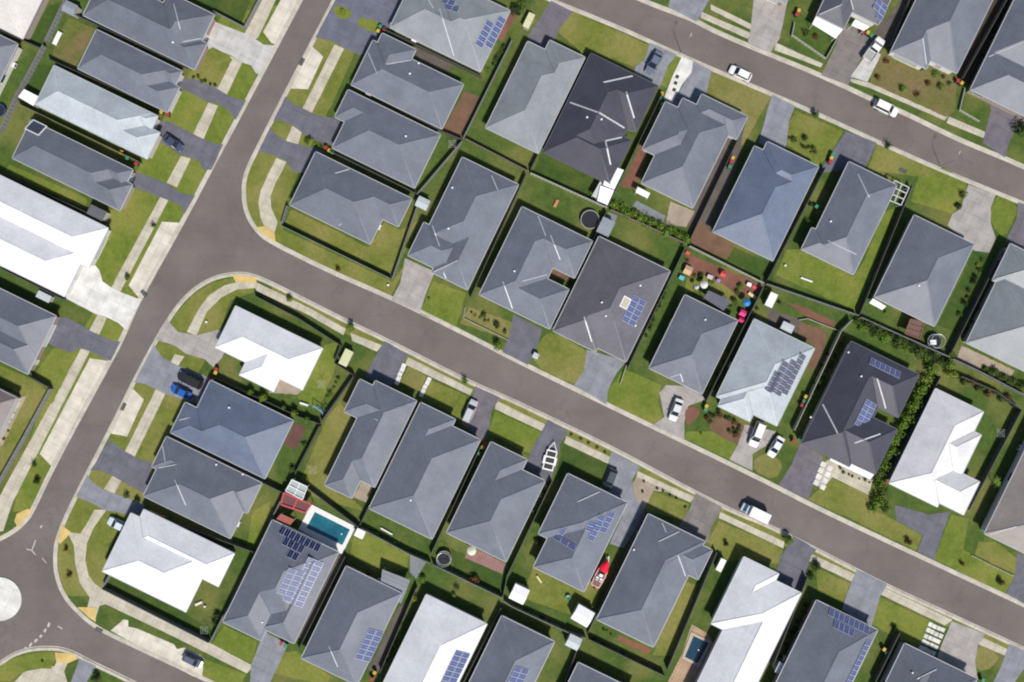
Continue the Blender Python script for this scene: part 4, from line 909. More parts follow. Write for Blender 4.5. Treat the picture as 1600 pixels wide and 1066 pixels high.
between('h15', 'h14', [(728, 218), (826, 269)], 'b'); between('h16', 'h26', [(829, 271), (948, 325)], 'l'); between('h17', 'h27', [(954, 328), (1071, 381)], 'b'); between('h22', 'h28', [(1077, 385), (1193, 443)], 'l')
between('h23', 'h29', [(1197, 444), (1340, 493)], 'g'); between('h24', 'h30', [(1344, 496), (1482, 558)], 'g'); fence('grey fence behind the right edge grey blue house above the pinkish white house', [(1488, 561), (1530, 581), (1604, 620)], 'g')
between('h14', 'h26', [(822, 273), (735, 466)], 'd'); between('h26', 'h27', [(948, 330), (863, 512)], 'd'); between('h27', 'h28', [(1070, 387), (981, 574)], 'd'); between('h28', 'h29', [(1192, 448), (1103, 626)], 'd')
between('h29', 'h30', [(1330, 500), (1313, 517), (1240, 672)], 'l'); between('h30', 'h31', [(1468, 588), (1382, 748)], 'd'); between('h31', 'h32', [(1500, 588), (1556, 612), (1594, 640), (1512, 796)], 'd')
fence('grey fence wrapping the back yard of the white junction house', [(398, 462), (466, 497), (533, 540), (523, 567), (553, 586)], 'd')
between('h33', 'h34', [(336, 590), (470, 652), (500, 662)], 'd'); between('h33', 'h46', [(553, 588), (502, 660)], 'd'); between('h34', 'h46', [(500, 666), (462, 740)], 'd'); between('h34', 'h35', [(263, 682), (455, 775)], 'd')
between('h46', 'h47', [(654, 632), (563, 820)], 'd'); between('h47', 'h48', [(752, 696), (673, 867)], 'd'); between('h48', 'h49', [(862, 752), (792, 900), (786, 932)], 'd'); between('h49', 'h50', [(1007, 803), (918, 988)], 'd'); between('h50', 'h42', [(1119, 862), (1042, 1045)], 'd')
between('h42', 'h43', [(1260, 902), (1206, 1040)], 'd'); between('h43', 'h44', [(1404, 987), (1366, 1064)], 'd'); between('h36', 'h37', [(399, 864), (329, 1003)], 'g')
fence('grey fence between the white roundabout corner house lawn and the curved footpath', [(173, 897), (161, 919), (327, 1003)], 'g'); between('h35', 'h36', [(231, 801), (398, 862)], 'd'); between('h35', 'h37', [(402, 857), (452, 757)], 'g')
between('h37', 'h38', [(540, 869), (466, 1017)], 'd'); between('h38', 'h39', [(651, 918), (594, 1050)], 'd'); between('h39', 'h40', [(783, 949), (722, 1070)], 'd'); between('h40', 'h41', [(906, 1000), (880, 1075)], 'd')
between('h46', 'h37', [(468, 752), (561, 823)], 'd'); between('h47', 'h38', [(565, 825), (640, 865), (672, 879)], 'g'); between('h48', 'h39', [(676, 881), (784, 933)], 'g'); between('h49', 'h40', [(787, 938), (800, 947), (892, 989), (915, 996)], 'g'); between('h50', 'h41', [(920, 998), (1038, 1055)], 'd')
between('h1', 'h3', [(108, -10), (72, 66)], 'g'); between('h2', 'h4', [(69, 72), (26, 152), (2, 205)], 'g'); between('h1', 'h2', [(0, 48), (66, 77)], 'd'); between('h3', 'h4', [(114, 22), (291, 106)], 'd'); between('h4', 'h5', [(75, 92), (252, 172)], 'd'); between('h5', 'h6', [(28, 162), (219, 254)], 'b'); between('h6', 'h7', [(2, 270), (140, 334)], 'd'); between('h7', 'h8', [(0, 418), (100, 468)], 'd')
fence('grey fence at the end of the house under huge white house', [(46, 587), (78, 605)], 'd'); fence('long grey fence along the footpath beside the brown left edge house lawn', [(79, 608), (40, 680), (-5, 760)], 'g'); fence('grey corner fence round the dark yard at the top left', [(335, 19), (383, 44), (412, -12)], 'g')
between('h19', 'h20', [(1424, -10), (1391, 72)], 'd'); between('h20', 'h21', [(1577, -10), (1502, 124)], 'd'); fence('low pale grey garden wall below the top right corner house', [(1507, 138), (1499, 172), (1530, 190)], 'l', .7, name='garden_wall')
fence('low white garden wall round the small lawn below the white walls', [(1241, 36), (1237, 55), (1290, 92), (1308, 60)], 'l', .8, name='garden_wall')
fence('low pale retaining edge curving along the lawn below the mushroom house', [(1518, 868), (1550, 884), (1583, 900)], 'l', .35, name='garden_wall')
fence('thin white picket edge on the front lawn of the toy garden house', [(979, 570), (969, 600)], 'l', .5, name='garden_fence')
fence('pale timber edging between red soil bed and rock yard behind the pale solar house', [(1248, 500), (1262, 498), (1310, 517)], 'l', .5, name='garden_fence'); fence('low pale edging round the lawn at the house with courtyard notch', [(727, 480), (724, 497), (795, 532)], 'l', .4, name='garden_fence')

# ------------------------------------------------------------------ vehicles
M_TYRE = mat('tyre', (.02, .02, .02), .8, .2); M_RIM = mat('alloy', (.45, .45, .46), .35, .5, .6)
M_CARG = mat('car_glass', (.012, .016, .022), .06, .6); M_LAMP = mat('lamp_clear', (.75, .75, .72), .15, .5); M_TAIL = mat('tail_lamp', (.35, .02, .02), .25, .5); M_TRIM = mat('dark_trim', (.03, .03, .032), .6, .3)
def paint(n, c): return mat('paint_' + n, c, .22, .6, vary=.03)
VM = {}
def sect(x, hw, z0, z1, r=.12):
    return [(x, -hw + r, z0), (x, hw - r, z0), (x, hw, z0 + r), (x, hw * 1.0, z1 - r * 1.1), (x, hw - r * 1.2, z1), (x, -hw + r * 1.2, z1), (x, -hw, z1 - r * 1.1), (x, -hw, z0 + r)]
def loft(secs, m=0):
    b = MB(); b.rings([sect(*s) for s in secs], m); return b
def vehicle(kind, tile, x, y, deg, col, name, label, cat='car', group=None, size=1.):
    """deg: heading in the photograph, 0 = along the streets running right and down"""
    key = kind
    if key not in VM:
        D_ = {}
        if kind in ('sedan', 'hatch', 'wagon', 'pickup'):
            D_['body'] = loft([(-2.28, .70, .38, .80), (-2.18, .82, .28, .92), (-1.4, .88, .22, .96), (0, .90, .20, .97), (1.1, .89, .22, .95), (1.9, .83, .26, .84), (2.22, .70, .36, .72)]).mesh('car_body', [M_TRIM], False)
            g = {'sedan': (-1.65, -1.05, .35, 1.15), 'hatch': (-2.05, -1.65, .45, 1.2), 'wagon': (-2.15, -1.95, .45, 1.2), 'pickup': (-.45, -.25, .55, 1.25)}[kind]
            zt = 1.62 if kind in ('wagon', 'pickup') else 1.44
            def ring(x0, x1, hw, z, f=.1): return [(x0, -hw + f, z), (x0, hw - f, z), (x0 + f, hw, z), (x1 - f, hw, z), (x1, hw - f, z), (x1, -hw + f, z), (x1 - f, -hw, z), (x0 + f, -hw, z)]
            b = MB(); b.rings([ring(g[0], g[3], .80, .93), ring(g[1] - .02, g[2] + .05, .66, zt - .03)], 0); D_['window'] = b.mesh('car_windows', [M_CARG])
            b = MB(); b.rings([ring(g[1] - .06, g[2] + .02, .675, zt - .05), ring(g[1] + .0, g[2] - .06, .60, zt + .03)], 0)
            for sx in (-1, 1):                     # roof pillars
                b.bar((g[1], sx * .66, zt - .03), (g[0] + .06, sx * .81, .95), .07); b.bar((g[2], sx * .66, zt - .03), (g[3] - .06, sx * .81, .95), .07)
            D_['roof'] = b.mesh('car_roof', [M_TRIM])
            if kind == 'pickup':
                b = MB(); b.box(-2.2, -.55, -.80, .80, .962, 1.0, 0)
                for q in ((-2.25, -.5, -.86, -.80), (-2.25, -.5, .80, .86), (-2.25, -2.19, -.80, .80)): b.box(*q, .9, 1.18, 1)
                for k in range(5): b.box(-2.15 + k * .34, -2.02 + k * .34, -.79, .79, 1.004, 1.02, 1)
                D_['tray'] = b.mesh('tray', [mat('tray_floor', (.22, .23, .22), .6), mat('tray_alloy', (.5, .51, .52), .4, .5)])
            wx = (-1.36, 1.38)
        else:
            b = MB(); b.rings([sect(x, .86, .3, z, .1) for x, z in ((1.2, 1.0), (1.3, 1.75), (1.9, 1.75), (2.5, 1.1), (2.85, .95))], 0); b.box(-2.9, 2.7, -.5, .5, .35, .6, 1); D_['body'] = b.mesh('cab', [M_TRIM, M_TRIM])
            b = MB(); b.rings([[(1.25, -1.05, .75), (1.25, 1.05, .75), (1.25, 1.05, 2.5), (1.25, -1.05, 2.5)], [(-2.95, -1.05, .75), (-2.95, 1.05, .75), (-2.95, 1.05, 2.5), (-2.95, -1.05, 2.5)]], 0)
            for k in range(4): b.box(-2.9, 1.2, -.9 + k * .58, -.86 + k * .58, 2.5, 2.515, 0)
            D_['cargo_box'] = b.mesh('cargo_box', [mat('van_white', (.80, .80, .79), .35, .4, vary=.03)])
            b = MB(); b.face([(1.94, -.74, 1.735), (2.5, -.78, 1.14), (2.5, .78, 1.14), (1.94, .74, 1.735)]); [b.face([(1.45, s * .868, 1.2), (2.25, s * .868, 1.2), (1.95, s * .868, 1.6), (1.45, s * .868, 1.6)][::s]) for s in (-1, 1)]
            D_['windscreen'] = b.mesh('windscreen', [mat('van_glass', (.09, .17, .28), .08, .6)])
            wx = (-1.9, 1.9)
        b = MB(); b.cyl((0, -.11, 0), (0, .11, 0), .33, n=18); D_['wheel'] = b.mesh('wheel', [M_TYRE])
        b = MB(); b.cyl((0, -.12, 0), (0, .12, 0), .20, n=12); D_['rim'] = b.mesh('rim', [M_RIM])
        b = MB(); b.box(-.08, .03, -.16, .16, -.07, .07); D_['headlight'] = b.mesh('headlight', [M_LAMP]); D_['tail_light'] = b.mesh('tail_light', [M_TAIL])
        b = MB(); b.box(-.08, .06, -.10, .10, -.05, .09); D_['mirror'] = b.mesh('mirror', [M_TRIM])
        D_['wx'] = wx; VM[key] = D_
    D_ = VM[key]
    X, Y = gnd(px(tile, x, y), .5)
    road = 0.0 if group == 'vehicles on the street' else LAND + .02
    r = empty(name, (X, -Y, road), -math.radians(26 + deg), label=label, cat=cat, group=group); r.scale = (size,) * 3
    pm = paint(*col)
    for k in ('body', 'window', 'roof', 'tray', 'cargo_box', 'windscreen'):
        if k in D_:
            o = obj(k, D_[k], r)
            if k in ('body', 'roof'):
                recolour(o, pm)
    for sx in D_['wx']:
        for sy in (-1, 1):
            w = obj('wheel', D_['wheel'], r); w.location = (sx, sy * .79, .33); obj('rim', D_['rim'], w)
    e = 2.16 if kind != 'truck' else 2.82
    for sy in (-1, 1):
        o = obj('headlight', D_['headlight'], r); o.location = (e, sy * .56, .66)
        o = obj('tail_light', D_['tail_light'], r); o.location = (-e - .08, sy * .60, .74)
        o = obj('mirror', D_['mirror'], r); o.location = (1.0 if kind != 'truck' else 2.2, sy * (.97 if kind != 'truck' else .98), 1.0)
    return r
WHT, SIL, BLK, NAV, BLU, GRB, PBL = ('white', (.78, .78, .77)), ('silver', (.48, .49, .51)), ('black', (.025, .025, .03)), ('navy', (.05, .065, .11)), ('bright_blue', (.02, .11, .40)), ('grey_blue', (.12, .15, .21)), ('pale_blue', (.58, .66, .72))
GD = 'cars parked on driveways'; GS = 'vehicles on the street'
vehicle('sedan', '00', 1085, 893, 10, NAV, 'parked_car', 'dark navy car on the driveway of the pale blue roofed house', group=GD, size=.95)
vehicle('sedan', '02', 884, 395, 93, GRB, 'parked_car', 'grey blue car on the plain grey driveway by a rounded lawn', group=GD, size=1.05)
vehicle('hatch', '02', 1422, 460, 180, WHT, 'parked_car', 'white hatchback parked on the top street, left of the other white car', group=GS)
vehicle('wagon', '03', 733, 677, 0, WHT, 'parked_car', 'white station wagon parked on the top street by the scruffy lawn', group=GS, size=1.08)
vehicle('pickup', '03', 655, 312, -80, WHT, 'pickup', 'white pickup with an open grey tray beside the pale concrete slab', 'pickup', GD, 1.15)
vehicle('wagon', '20', 1190, 238, 180, BLK, 'parked_car', 'black car with pale windscreen next to the bright blue car', group=GD, size=1.12)
vehicle('sedan', '20', 1132, 312, 180, BLU, 'parked_car', 'bright blue car tucked against the blue grey roof', group=GD, size=.92)
vehicle('hatch', '30', 745, 83, 180, PBL, 'parked_car', 'pale blue car beside the white roundabout corner house', group=GD)
vehicle('hatch', '30', 1205, 928, 0, ('slate', (.10, .12, .18)), 'parked_car', 'dark slate car in the pale bay on the bottom street', group='cars in the parking bays', size=.9)
vehicle('wagon', '21', 1336, 430, -92, SIL, 'parked_car', 'silver car with black roof windows on the plum grey driveway', group=GD, size=1.)
vehicle('hatch', '22', 610, 860, 86, ('dark_teal', (.06, .08, .09)), 'parked_car', 'dark grey car half hidden by the roof with scattered solar panels', group=GD, size=.98)
vehicle('sedan', '22', 1020, 425, 84, ('soft_silver', (.62, .63, .64)), 'parked_car', 'silver white car by the rusty mulch teardrop', group=GD)
vehicle('wagon', '22', 1525, 578, 86, WHT, 'parked_car', 'larger white car left of the two on the two-car driveway', group=GD, size=1.12)
vehicle('sedan', '23', 45, 655, 95, ('cool_white', (.70, .73, .75)), 'parked_car', 'white sedan with green tinted glass beside the dark shrubs', group=GD, size=.98)
vehicle('truck', 'V', 625, 320, 180, ('van_blue_white', (.62, .66, .70)), 'delivery_truck', 'white box truck with a bluish cab at the kerb of the middle street', 'truck', GS, .93)

# ------------------------------------------------------------------ boat and trailers
def spot(tile, x, y, z=LAND): X, Y = gnd(px(tile, x, y), z); return Vector((X, -Y, LAND + .01))
ROT = lambda deg: -math.radians(26 + deg)
M_STEEL = mat('galvanised', (.62, .63, .64), .4, .5, .3)
def trailer(tile, x, y, deg, label, deck=True, L=3.9, Wd=1.9):
    r = empty('trailer', spot(tile, x, y, .6), ROT(deg), label=label, cat='trailer')
    b = MB(); z0, z1 = .55, .70; n = 4; M_STEEL = M_FRAME if deck else globals()['M_STEEL']
    for sy in (-1, 1): b.box(-L / 2, L / 2, sy * Wd / 2 - .10, sy * Wd / 2 + .10, z0, z1)
    for k in range(n): xx = -L / 2 + k * (L - .2) / (n - 1); b.box(xx, xx + .28, -Wd / 2 + .10, Wd / 2 - .10, z0 + .003, z1 - .003)
    for sy in (-1, 1): b.bar((L / 2 - .05, sy * Wd / 2 * .95, .62), (L / 2 + 1.5, sy * .06, .60), .12, .11)
    b.box(L / 2 + 1.42, L / 2 + 1.75, -.07, .07, .53, .68); b.build('frame', M_STEEL, r)
    if deck:
        for k in range(n - 1):
            x0 = -L / 2 + k * (L - .2) / (n - 1) + .2; d = MB(); d.box(x0 + .01, x0 + (L - .2) / (n - 1) - .21, -Wd / 2 + .11, Wd / 2 - .11, z0 + .01, z0 + .05); d.build('deck_panel', M_TRIM, r)
    for sx in (-.45, .35):
        for sy in (-1, 1):
            b = MB(); b.cyl((0, -.1, 0), (0, .1, 0), .3, n=16); w = b.build('wheel', M_TYRE, r); w.location = (sx, sy * (Wd / 2 + .22), .3); b = MB(); b.cyl((0, -.11, 0), (0, .11, 0), .17, n=10); b.build('rim', M_RIM, w)
    for sy in (-1, 1): b = MB(); b.box(-.85, .75, sy * (Wd / 2 + .23) - .13, sy * (Wd / 2 + .23) + .13, .63, .67); b.build('mudguard', M_STEEL, r)
    return r
trailer('T', 312, 475, -102, 'empty white framed trailer with three dark deck panels and a pointed drawbar')
trailer('K', 700, 300, -89, 'galvanised boat trailer underneath the red boat', False, 4.4, 1.3)
def boat():
    r = empty('motor_boat', spot('K', 712, 290, 1.2), ROT(-89), label='red boat with a pointed red bow cover on a trailer in a backyard', cat='boat')
    st = [(-2.75, .80), (-2.3, .93), (-1.2, 1.02), (0, 1.03), (.9, .95), (1.7, .72), (2.4, .40), (2.95, .06)]
    b = MB(); b.rings([[(x, -w, 1.52), (x, -w * .85, 1.05), (x, 0, .74 + .10 * max(0, x - .8) ** 1.2), (x, w * .85, 1.05), (x, w, 1.52)] for x, w in st]); b.build('hull', mat('boat_red', (.55, .012, .03), .3, .5, vary=.05), r, True)
    b = MB(); b.rings([[(x, -w * 1.01, 1.53), (x, 0, 1.56 + .28 * (1 - (x - .35) / 2.7)), (x, w * 1.01, 1.53)] for x, w in st[4:]] if False else [[(x, -w * 1.02, 1.5), (x, -w * .5, 1.62 + .12 * w), (x, 0, 1.68 + .16 * w), (x, w * .5, 1.62 + .12 * w), (x, w * 1.02, 1.5)] for x, w in ((.55, .99), (.9, .95), (1.7, .72), (2.4, .40), (2.97, .05))]); b.build('bow_cover', mat('boat_cover_red', (.68, .010, .045), .65, .2, vary=.08), r, False)
    b = MB()
    for i in range(4):
        (x0, w0), (x1, w1) = st[i], st[i + 1]
        for s in (-1, 1): b.face([(x0, s * w0, 1.535), (x1, s * w1, 1.535), (x1, s * (w1 - .2), 1.56), (x0, s * (w0 - .2), 1.56)][::-s])
    b.box(-2.75, -2.5, -.7, .7, 1.53, 1.57); b.build('gunwale', mat('boat_pink', (.62, .32, .30), .5), r)
    b = MB(); b.box(-2.45, .5, -.78, .78, 1.525, 1.54); b.build('cockpit_floor', mat('boat_floor', (.16, .10, .08), .7), r)
    for sx, sy in ((-1.0, -.4), (-1.0, .4)): b = MB(); b.box(sx - .3, sx + .3, sy - .27, sy + .27, 1.55, 1.75); b.box(sx - .34, sx - .22, sy - .27, sy + .27, 1.75, 2.05); b.build('seat', M_FRAME, r)
    b = MB(); b.box(-.45, .1, -.35, .35, 1.55, 2.0); b.build('console', M_FRAME, r)
    b = MB(); b.bar((.25, -.6, 1.75), (.25, .6, 1.75), .05, .35); b.build('windscreen', M_CARG, r)
    b = MB(); b.box(-3.1, -2.76, -.2, .2, 1.0, 1.75); b.build('outboard_motor', M_TRIM, r)
boat()

# ------------------------------------------------------------------ sheds, pergolas, pools, play things
def shed(tile, x, y, lu, lw, h, roofm, label, name='garden_shed', cat='shed', gable=True, wallm=None, along='u', skew=0):
    r = empty(name, spot(tile, x, y, h), ROT(skew), label=label, cat=cat)
    b = MB(); b.box(-lu / 2 + .06, lu / 2 - .06, -lw / 2 + .06, lw / 2 - .06, 0, h); b.build('wall', wallm or FM['l'], r)
    b = MB(); e = .1; k = min(lu, lw) * .14 if gable else .06
    if along == 'u': v = [(-lu / 2 - e, -lw / 2 - e, h + .02), (lu / 2 + e, -lw / 2 - e, h + .02), (lu / 2 + e, 0, h + k), (-lu / 2 - e, 0, h + k), (-lu / 2 - e, lw / 2 + e, h + .02), (lu / 2 + e, lw / 2 + e, h + .02)]
    else: v = [(-lu / 2 - e, lw / 2 + e, h + .02), (-lu / 2 - e, -lw / 2 - e, h + .02), (0, -lw / 2 - e, h + k), (0, lw / 2 + e, h + k), (lu / 2 + e, lw / 2 + e, h + .02), (lu / 2 + e, -lw / 2 - e, h + .02)]
    if along == 'u': b.add(v, [(0, 1, 2, 3), (3, 2, 5, 4), (0, 3, 4), (1, 5, 2), (0, 4, 5, 1)])
    else: b.add(v, [(1, 2, 3, 0), (2, 5, 4, 3), (0, 3, 4), (1, 5, 2), (0, 4, 5, 1)])
    b.build('roof', roofm, r)
    b = MB(); b.box(-.45, .45, lw / 2 - .06, lw / 2 - .02, .05, min(1.9, h - .1)); d = b.build('door', M_GDOOR, r); b = MB(); b.box(.28, .34, lw / 2 - .02, lw / 2 + .03, .9, 1.1); b.build('handle', M_TRIM, d)
    return r
RW = mat('shed_white', (.78, .79, .80), .4, .4, vary=.05); RG = mat('shed_grey', (.24, .26, .30), .45, .4); RP = mat('shed_pale', (.44, .48, .50), .45, .4); RD = mat('shed_dark', (.11, .115, .13), .5, .3)
shed('E', 1370, 785, 2.9, 2.9, 2.2, RW, 'small white square shed in the corner left of the red boat house lawn')
shed('K', 485, 815, 3.4, 3.0, 2.2, RW, 'grey and white gabled shed on a brown base below the red boat', skew=4)
shed('32', 385, 815, 2.4, 2.3, 2.0, RP, 'pale grey shed in a corner above the sliver house at bottom edge')
shed('00', 437, 52, 2.4, 2.0, 2.0, RG, 'small blue grey shed behind the wide concrete driveway house')
shed('11', 1040, 203, 2.2, 1.9, 2.0, RP, 'pale blue grey shed between the junction corner house and the long house')
shed('10', 605, 262, 3.2, 1.8, 2.1, RD, 'low dark grey lean-to at the corner of the huge white house', gable=False)
shed('12', 585, 350, 2.4, 3.0, 2.0, RG, 'plain grey shed beside the big round trampoline', gable=False)
shed('D', 1300, 750, 1.6, 1.4, 1.6, RW, 'small white pump box at the right end of the swimming pool', 'pump_box', 'pump box', False)
shed('C', 1240, 790, 1.3, 2.6, 1.9, RW, 'narrow white shed right of the toy garden', along='w', gable=False)
shed('33', 78, 980, 1.3, 2.0, 1.7, RW, 'little white shed in the gap beside the white small pool house', along='w', gable=False)
shed('32', 1303, 335, .9, 2.3, 1.7, RW, 'slim white tank box in the gap right of the house with brick edging', 'water_tank', 'tank', False)
CT_ = mat('tank_cream', (.55, .55, .33), .5, .4)
shed('21', 562, 100, 1.5, 3.0, 1.7, CT_, 'cream slimline tank above the narrow house by side lawn', 'water_tank', 'tank', False)
shed('02', 105, 130, 1.1, 2.8, 1.7, CT_, 'cream slimline tank left of the plum grey driveway at the top', 'water_tank', 'tank', False)
shed('10', 275, 785, 2.6, 1.2, 1.5, RP, 'pale cluttered storage box under the huge white house', 'storage_box', 'storage box', False)
shed('F', 240, 335, 2.2, 1.5, 1.4, RP, 'pair of pale grey storage boxes behind the pale solar house', 'storage_box', 'storage box', False)
shed('22', 148, 88, .01 + .9, .9, 1.0, RP, 'small pale letterbox pillar by the charcoal driveway of the courtyard house', 'letterbox', 'letterbox', False)
def awning(tile, pts, h, m, label, name='awning', cat='awning', slope=.15, posts=True):
    P0 = [gnd(px(tile, *q), h) for q in pts]; c = Vector((sum(p[0] for p in P0) / len(P0), -sum(p[1] for p in P0) / len(P0), LAND))
    r = empty(name, c, label=label, cat=cat)
    zs = [h - LAND - (slope if k in (1, 2) else 0) for k in range(len(P0))]
    top = [Vector((p[0] - c.x, -p[1] - c.y, z)) for p, z in zip(P0, zs)]
    b = MB(); lo = [p - Vector((0, 0, .09)) for p in top]
    nrm = (top[1] - top[0]).cross(top[2] - top[0]).z > 0
    b.face(top if nrm else top[::-1]); b.face(lo[::-1] if nrm else lo)
    for k in range(len(top)): q = [lo[k], lo[(k + 1) % len(top)], top[(k + 1) % len(top)], top[k]]; b.face(q if nrm else q[::-1])
    A, B, Cc, Dd = top[0], top[1], top[2], top[-1]
    for k in range(1, 6): t = k / 6; b.bar(A.lerp(Dd, t) + Vector((0, 0, .02)), B.lerp(Cc, t) + Vector((0, 0, .02)), .05, .04)
    b.build('roof_sheet', m, r)
    if posts:
        cen = sum(top, Vector()) / len(top)
        for p in top: q = p.lerp(cen, .08); b = MB(); b.box(q.x - .045, q.x + .045, q.y - .045, q.y + .045, 0, q.z - .12); b.build('post', M_FRAME, r)
    return r
awning('B', [(425, 225), (600, 285), (480, 530), (335, 475)], 2.9, RW, 'white patio cover behind the near black zigzag house, upper of the two')
awning('B', [(305, 480), (478, 540), (395, 722), (265, 670)], 2.5, mat('bright_white_sheet', (.84, .85, .86), .35, .4, vary=.03), 'lower brighter white patio cover next to the round trampoline fence')
awning('B', [(300, 430), (330, 440), (255, 640), (200, 610)], 2.3, RP, 'thin pale strip awning left of the two white patio covers')
awning('B', [(770, 495), (930, 575), (895, 640), (745, 565)], 2.3, RW, 'cream patio sail at the lower left of the house by white patio cover')
awning('13', [(655, 795), (740, 845), (715, 868), (632, 825)], 2.4, RW, 'small white awning at the corner of the house with white awning')
awning('00', [(150, 556), (236, 600), (205, 660), (113, 605)], 2.4, RW, 'white patio awning at the back of the pale blue roofed house')
awning('31', [(788, 362), (962, 432), (905, 578), (770, 500)], 2.5, roof_mat('patio_grey', (.23, .25, .285), 3), 'flat grey patio roof at the corner of the house with flat patio roof')
awning('23', [(400, 705), (665, 830), (640, 860), (385, 740)], 2.5, RW, 'long white front awning of the dark solar house')
awning('C', [(460, 670), (735, 800), (650, 925), (395, 765)], 2.5, roof_mat('patio_plum', (.14, .14, .185), 5), 'plum grey flat patio roof beside the toy garden')
awning('31', [(155, 15), (240, 55), (205, 95), (120, 55)], 2.3, mat('brick_red_sheet', (.34, .10, .075), .6), 'small red awning between the solar panels and the red deck')
awning('01', [(838, 140), (1062, 240), (1045, 262), (835, 172)], 2.3, RW, 'long white strip awning along the wall of the top solar house', posts=False)
awning('03', [(300, 100), (470, 182), (425, 240), (275, 150)], 2.4, RW, 'white front porch canopy of the white walled top house')
awning('03', [(545, 120), (640, 165), (600, 190), (520, 160)], 2.4, RW, 'small white canopy over the door of the white walled top house')
def lattice(tile, pts, h, nx, ny, m, label, infill=None, name='pergola', cat='pergola', bw=.16):
    P0 = [Vector((gnd(px(tile, *q), h)[0], -gnd(px(tile, *q), h)[1], 0)) for q in pts]; c = sum(P0, Vector()) / 4; c.z = LAND
    r = empty(name, c, label=label, cat=cat); z = h - LAND
    q = [p - Vector((c.x, c.y, 0)) + Vector((0, 0, z)) for p in P0]
    b = MB()
    for k in range(nx + 1): b.bar(q[0].lerp(q[1], k / nx), q[3].lerp(q[2], k / nx), bw, .14)
    for k in range(ny + 1): b.bar(q[0].lerp(q[3], k / ny) + Vector((0, 0, .06)), q[1].lerp(q[2], k / ny) + Vector((0, 0, .06)), bw, .14)
    b.build('beams', m, r)
    if infill: b = MB(); o = Vector((0, 0, -.1)); b.face([p + o for p in q][::-1]); b.build('shade_sheet', infill, r)
    for p in q: p2 = p * .95; b = MB(); b.box(p2.x - .06, p2.x + .06, p2.y - .06, p2.y + .06, 0, z - .08); b.build('post', m, r)
lattice('13', [(790, 62), (880, 105), (830, 215), (745, 180)], 2.5, 2, 3, mat('pergola_paint', (.52, .52, .53), .6), 'white slatted pergola between the house with square lawn and its neighbour')
lattice('21', [(225, 860), (320, 905), (290, 985), (185, 930)], 2.5, 2, 2, M_FRAME, 'grey glass gazebo with a white cross above the red deck', mat('gazebo_sheet', (.36, .42, .42), .3, .5), 'gazebo', 'gazebo')
lattice('D', [(350, 240), (690, 385), (620, 490), (310, 385)], 2.4, 2, 1, mat('red_beam', (.40, .075, .07), .6), 'red framed shade pergola beside the swimming pool', mat('maroon_sheet', (.145, .062, .068), .7, .2), bw=.34)
lattice('G', [(180, 150), (350, 200), (300, 400), (110, 330)], 2.2, 1, 3, mat('rust_beam', (.22, .10, .06), .7), 'rusty brown pergola frame at the house with white awning', mat('rust_sheet', (.14, .09, .08), .8))

def pool(tile, outer, inner, wm, deckm, label, dl):
    z = LAND + .16
    O = [gnd(px(tile, *q), z) for q in outer]; I = [gnd(px(tile, *q), z) for q in inner]
    c = Vector((sum(p[0] for p in O) / 4, -sum(p[1] for p in O) / 4, LAND)); r = empty('swimming_pool', c, label=label, cat='swimming pool')
    V = lambda p, zz: Vector((p[0] - c.x, -p[1] - c.y, zz))
    b = MB()
    for k in range(4):
        j = (k + 1) % 4
        for q in ([V(O[k], .16), V(O[j], .16), V(I[j], .16), V(I[k], .16)], [V(O[k], 0), V(O[j], 0), V(O[j], .16), V(O[k], .16)], [V(I[k], .16), V(I[j], .16), V(I[j], .03), V(I[k], .03)]): b.face(q[::-1])
    b.build('coping', deckm, r); b = MB(); b.face([V(p, .09) for p in I][::-1]); b.build('water', wm, r)
    b = MB(); s = V(I[1], .1).lerp(V(I[2], .1), .5); b.cyl(s + Vector((-.9, .6, 0)), s + Vector((-.9, .6, .08)), .14, n=10); b.build('skimmer_float', M_FRAME, r)
wp = bpy.data.materials.new('pool_water'); t_, N1, L1, P1 = nt(wp); v_ = rotated(N1, L1)
L1.new(mixn(N1, L1, noise(N1, L1, v_, .5, 4), (.012, .088, .145), (.022, .150, .190)), P1.inputs['Base Color']); P1.inputs['Roughness'].default_value = .08
bu = N1.new('ShaderNodeBump'); bu.inputs['Strength'].default_value = .15; L1.new(noise(N1, L1, v_, 3., 3), bu.inputs['Height']); L1.new(bu.outputs['Normal'], P1.inputs['Normal'])
wd = mat('pool_water_dark', (.008, .045, .085), .1, .5, vary=.15, scale=.8)
pool('D', [(690, 385), (1245, 665), (1075, 1010), (530, 695)], [(735, 480), (1175, 700), (1080, 895), (630, 680)], wp, mat('pool_coping', (.70, .69, .68), .7, .2), 'rectangular teal swimming pool with a wide white surround', '')
pool('32', [(1118, 752), (1245, 815), (1170, 975), (1058, 915)], [(1133, 778), (1228, 822), (1158, 948), (1078, 908)], wd, mat('tan_coping', (.42, .36, .30), .7, .2), 'small dark blue pool beside the white bottom house', '')

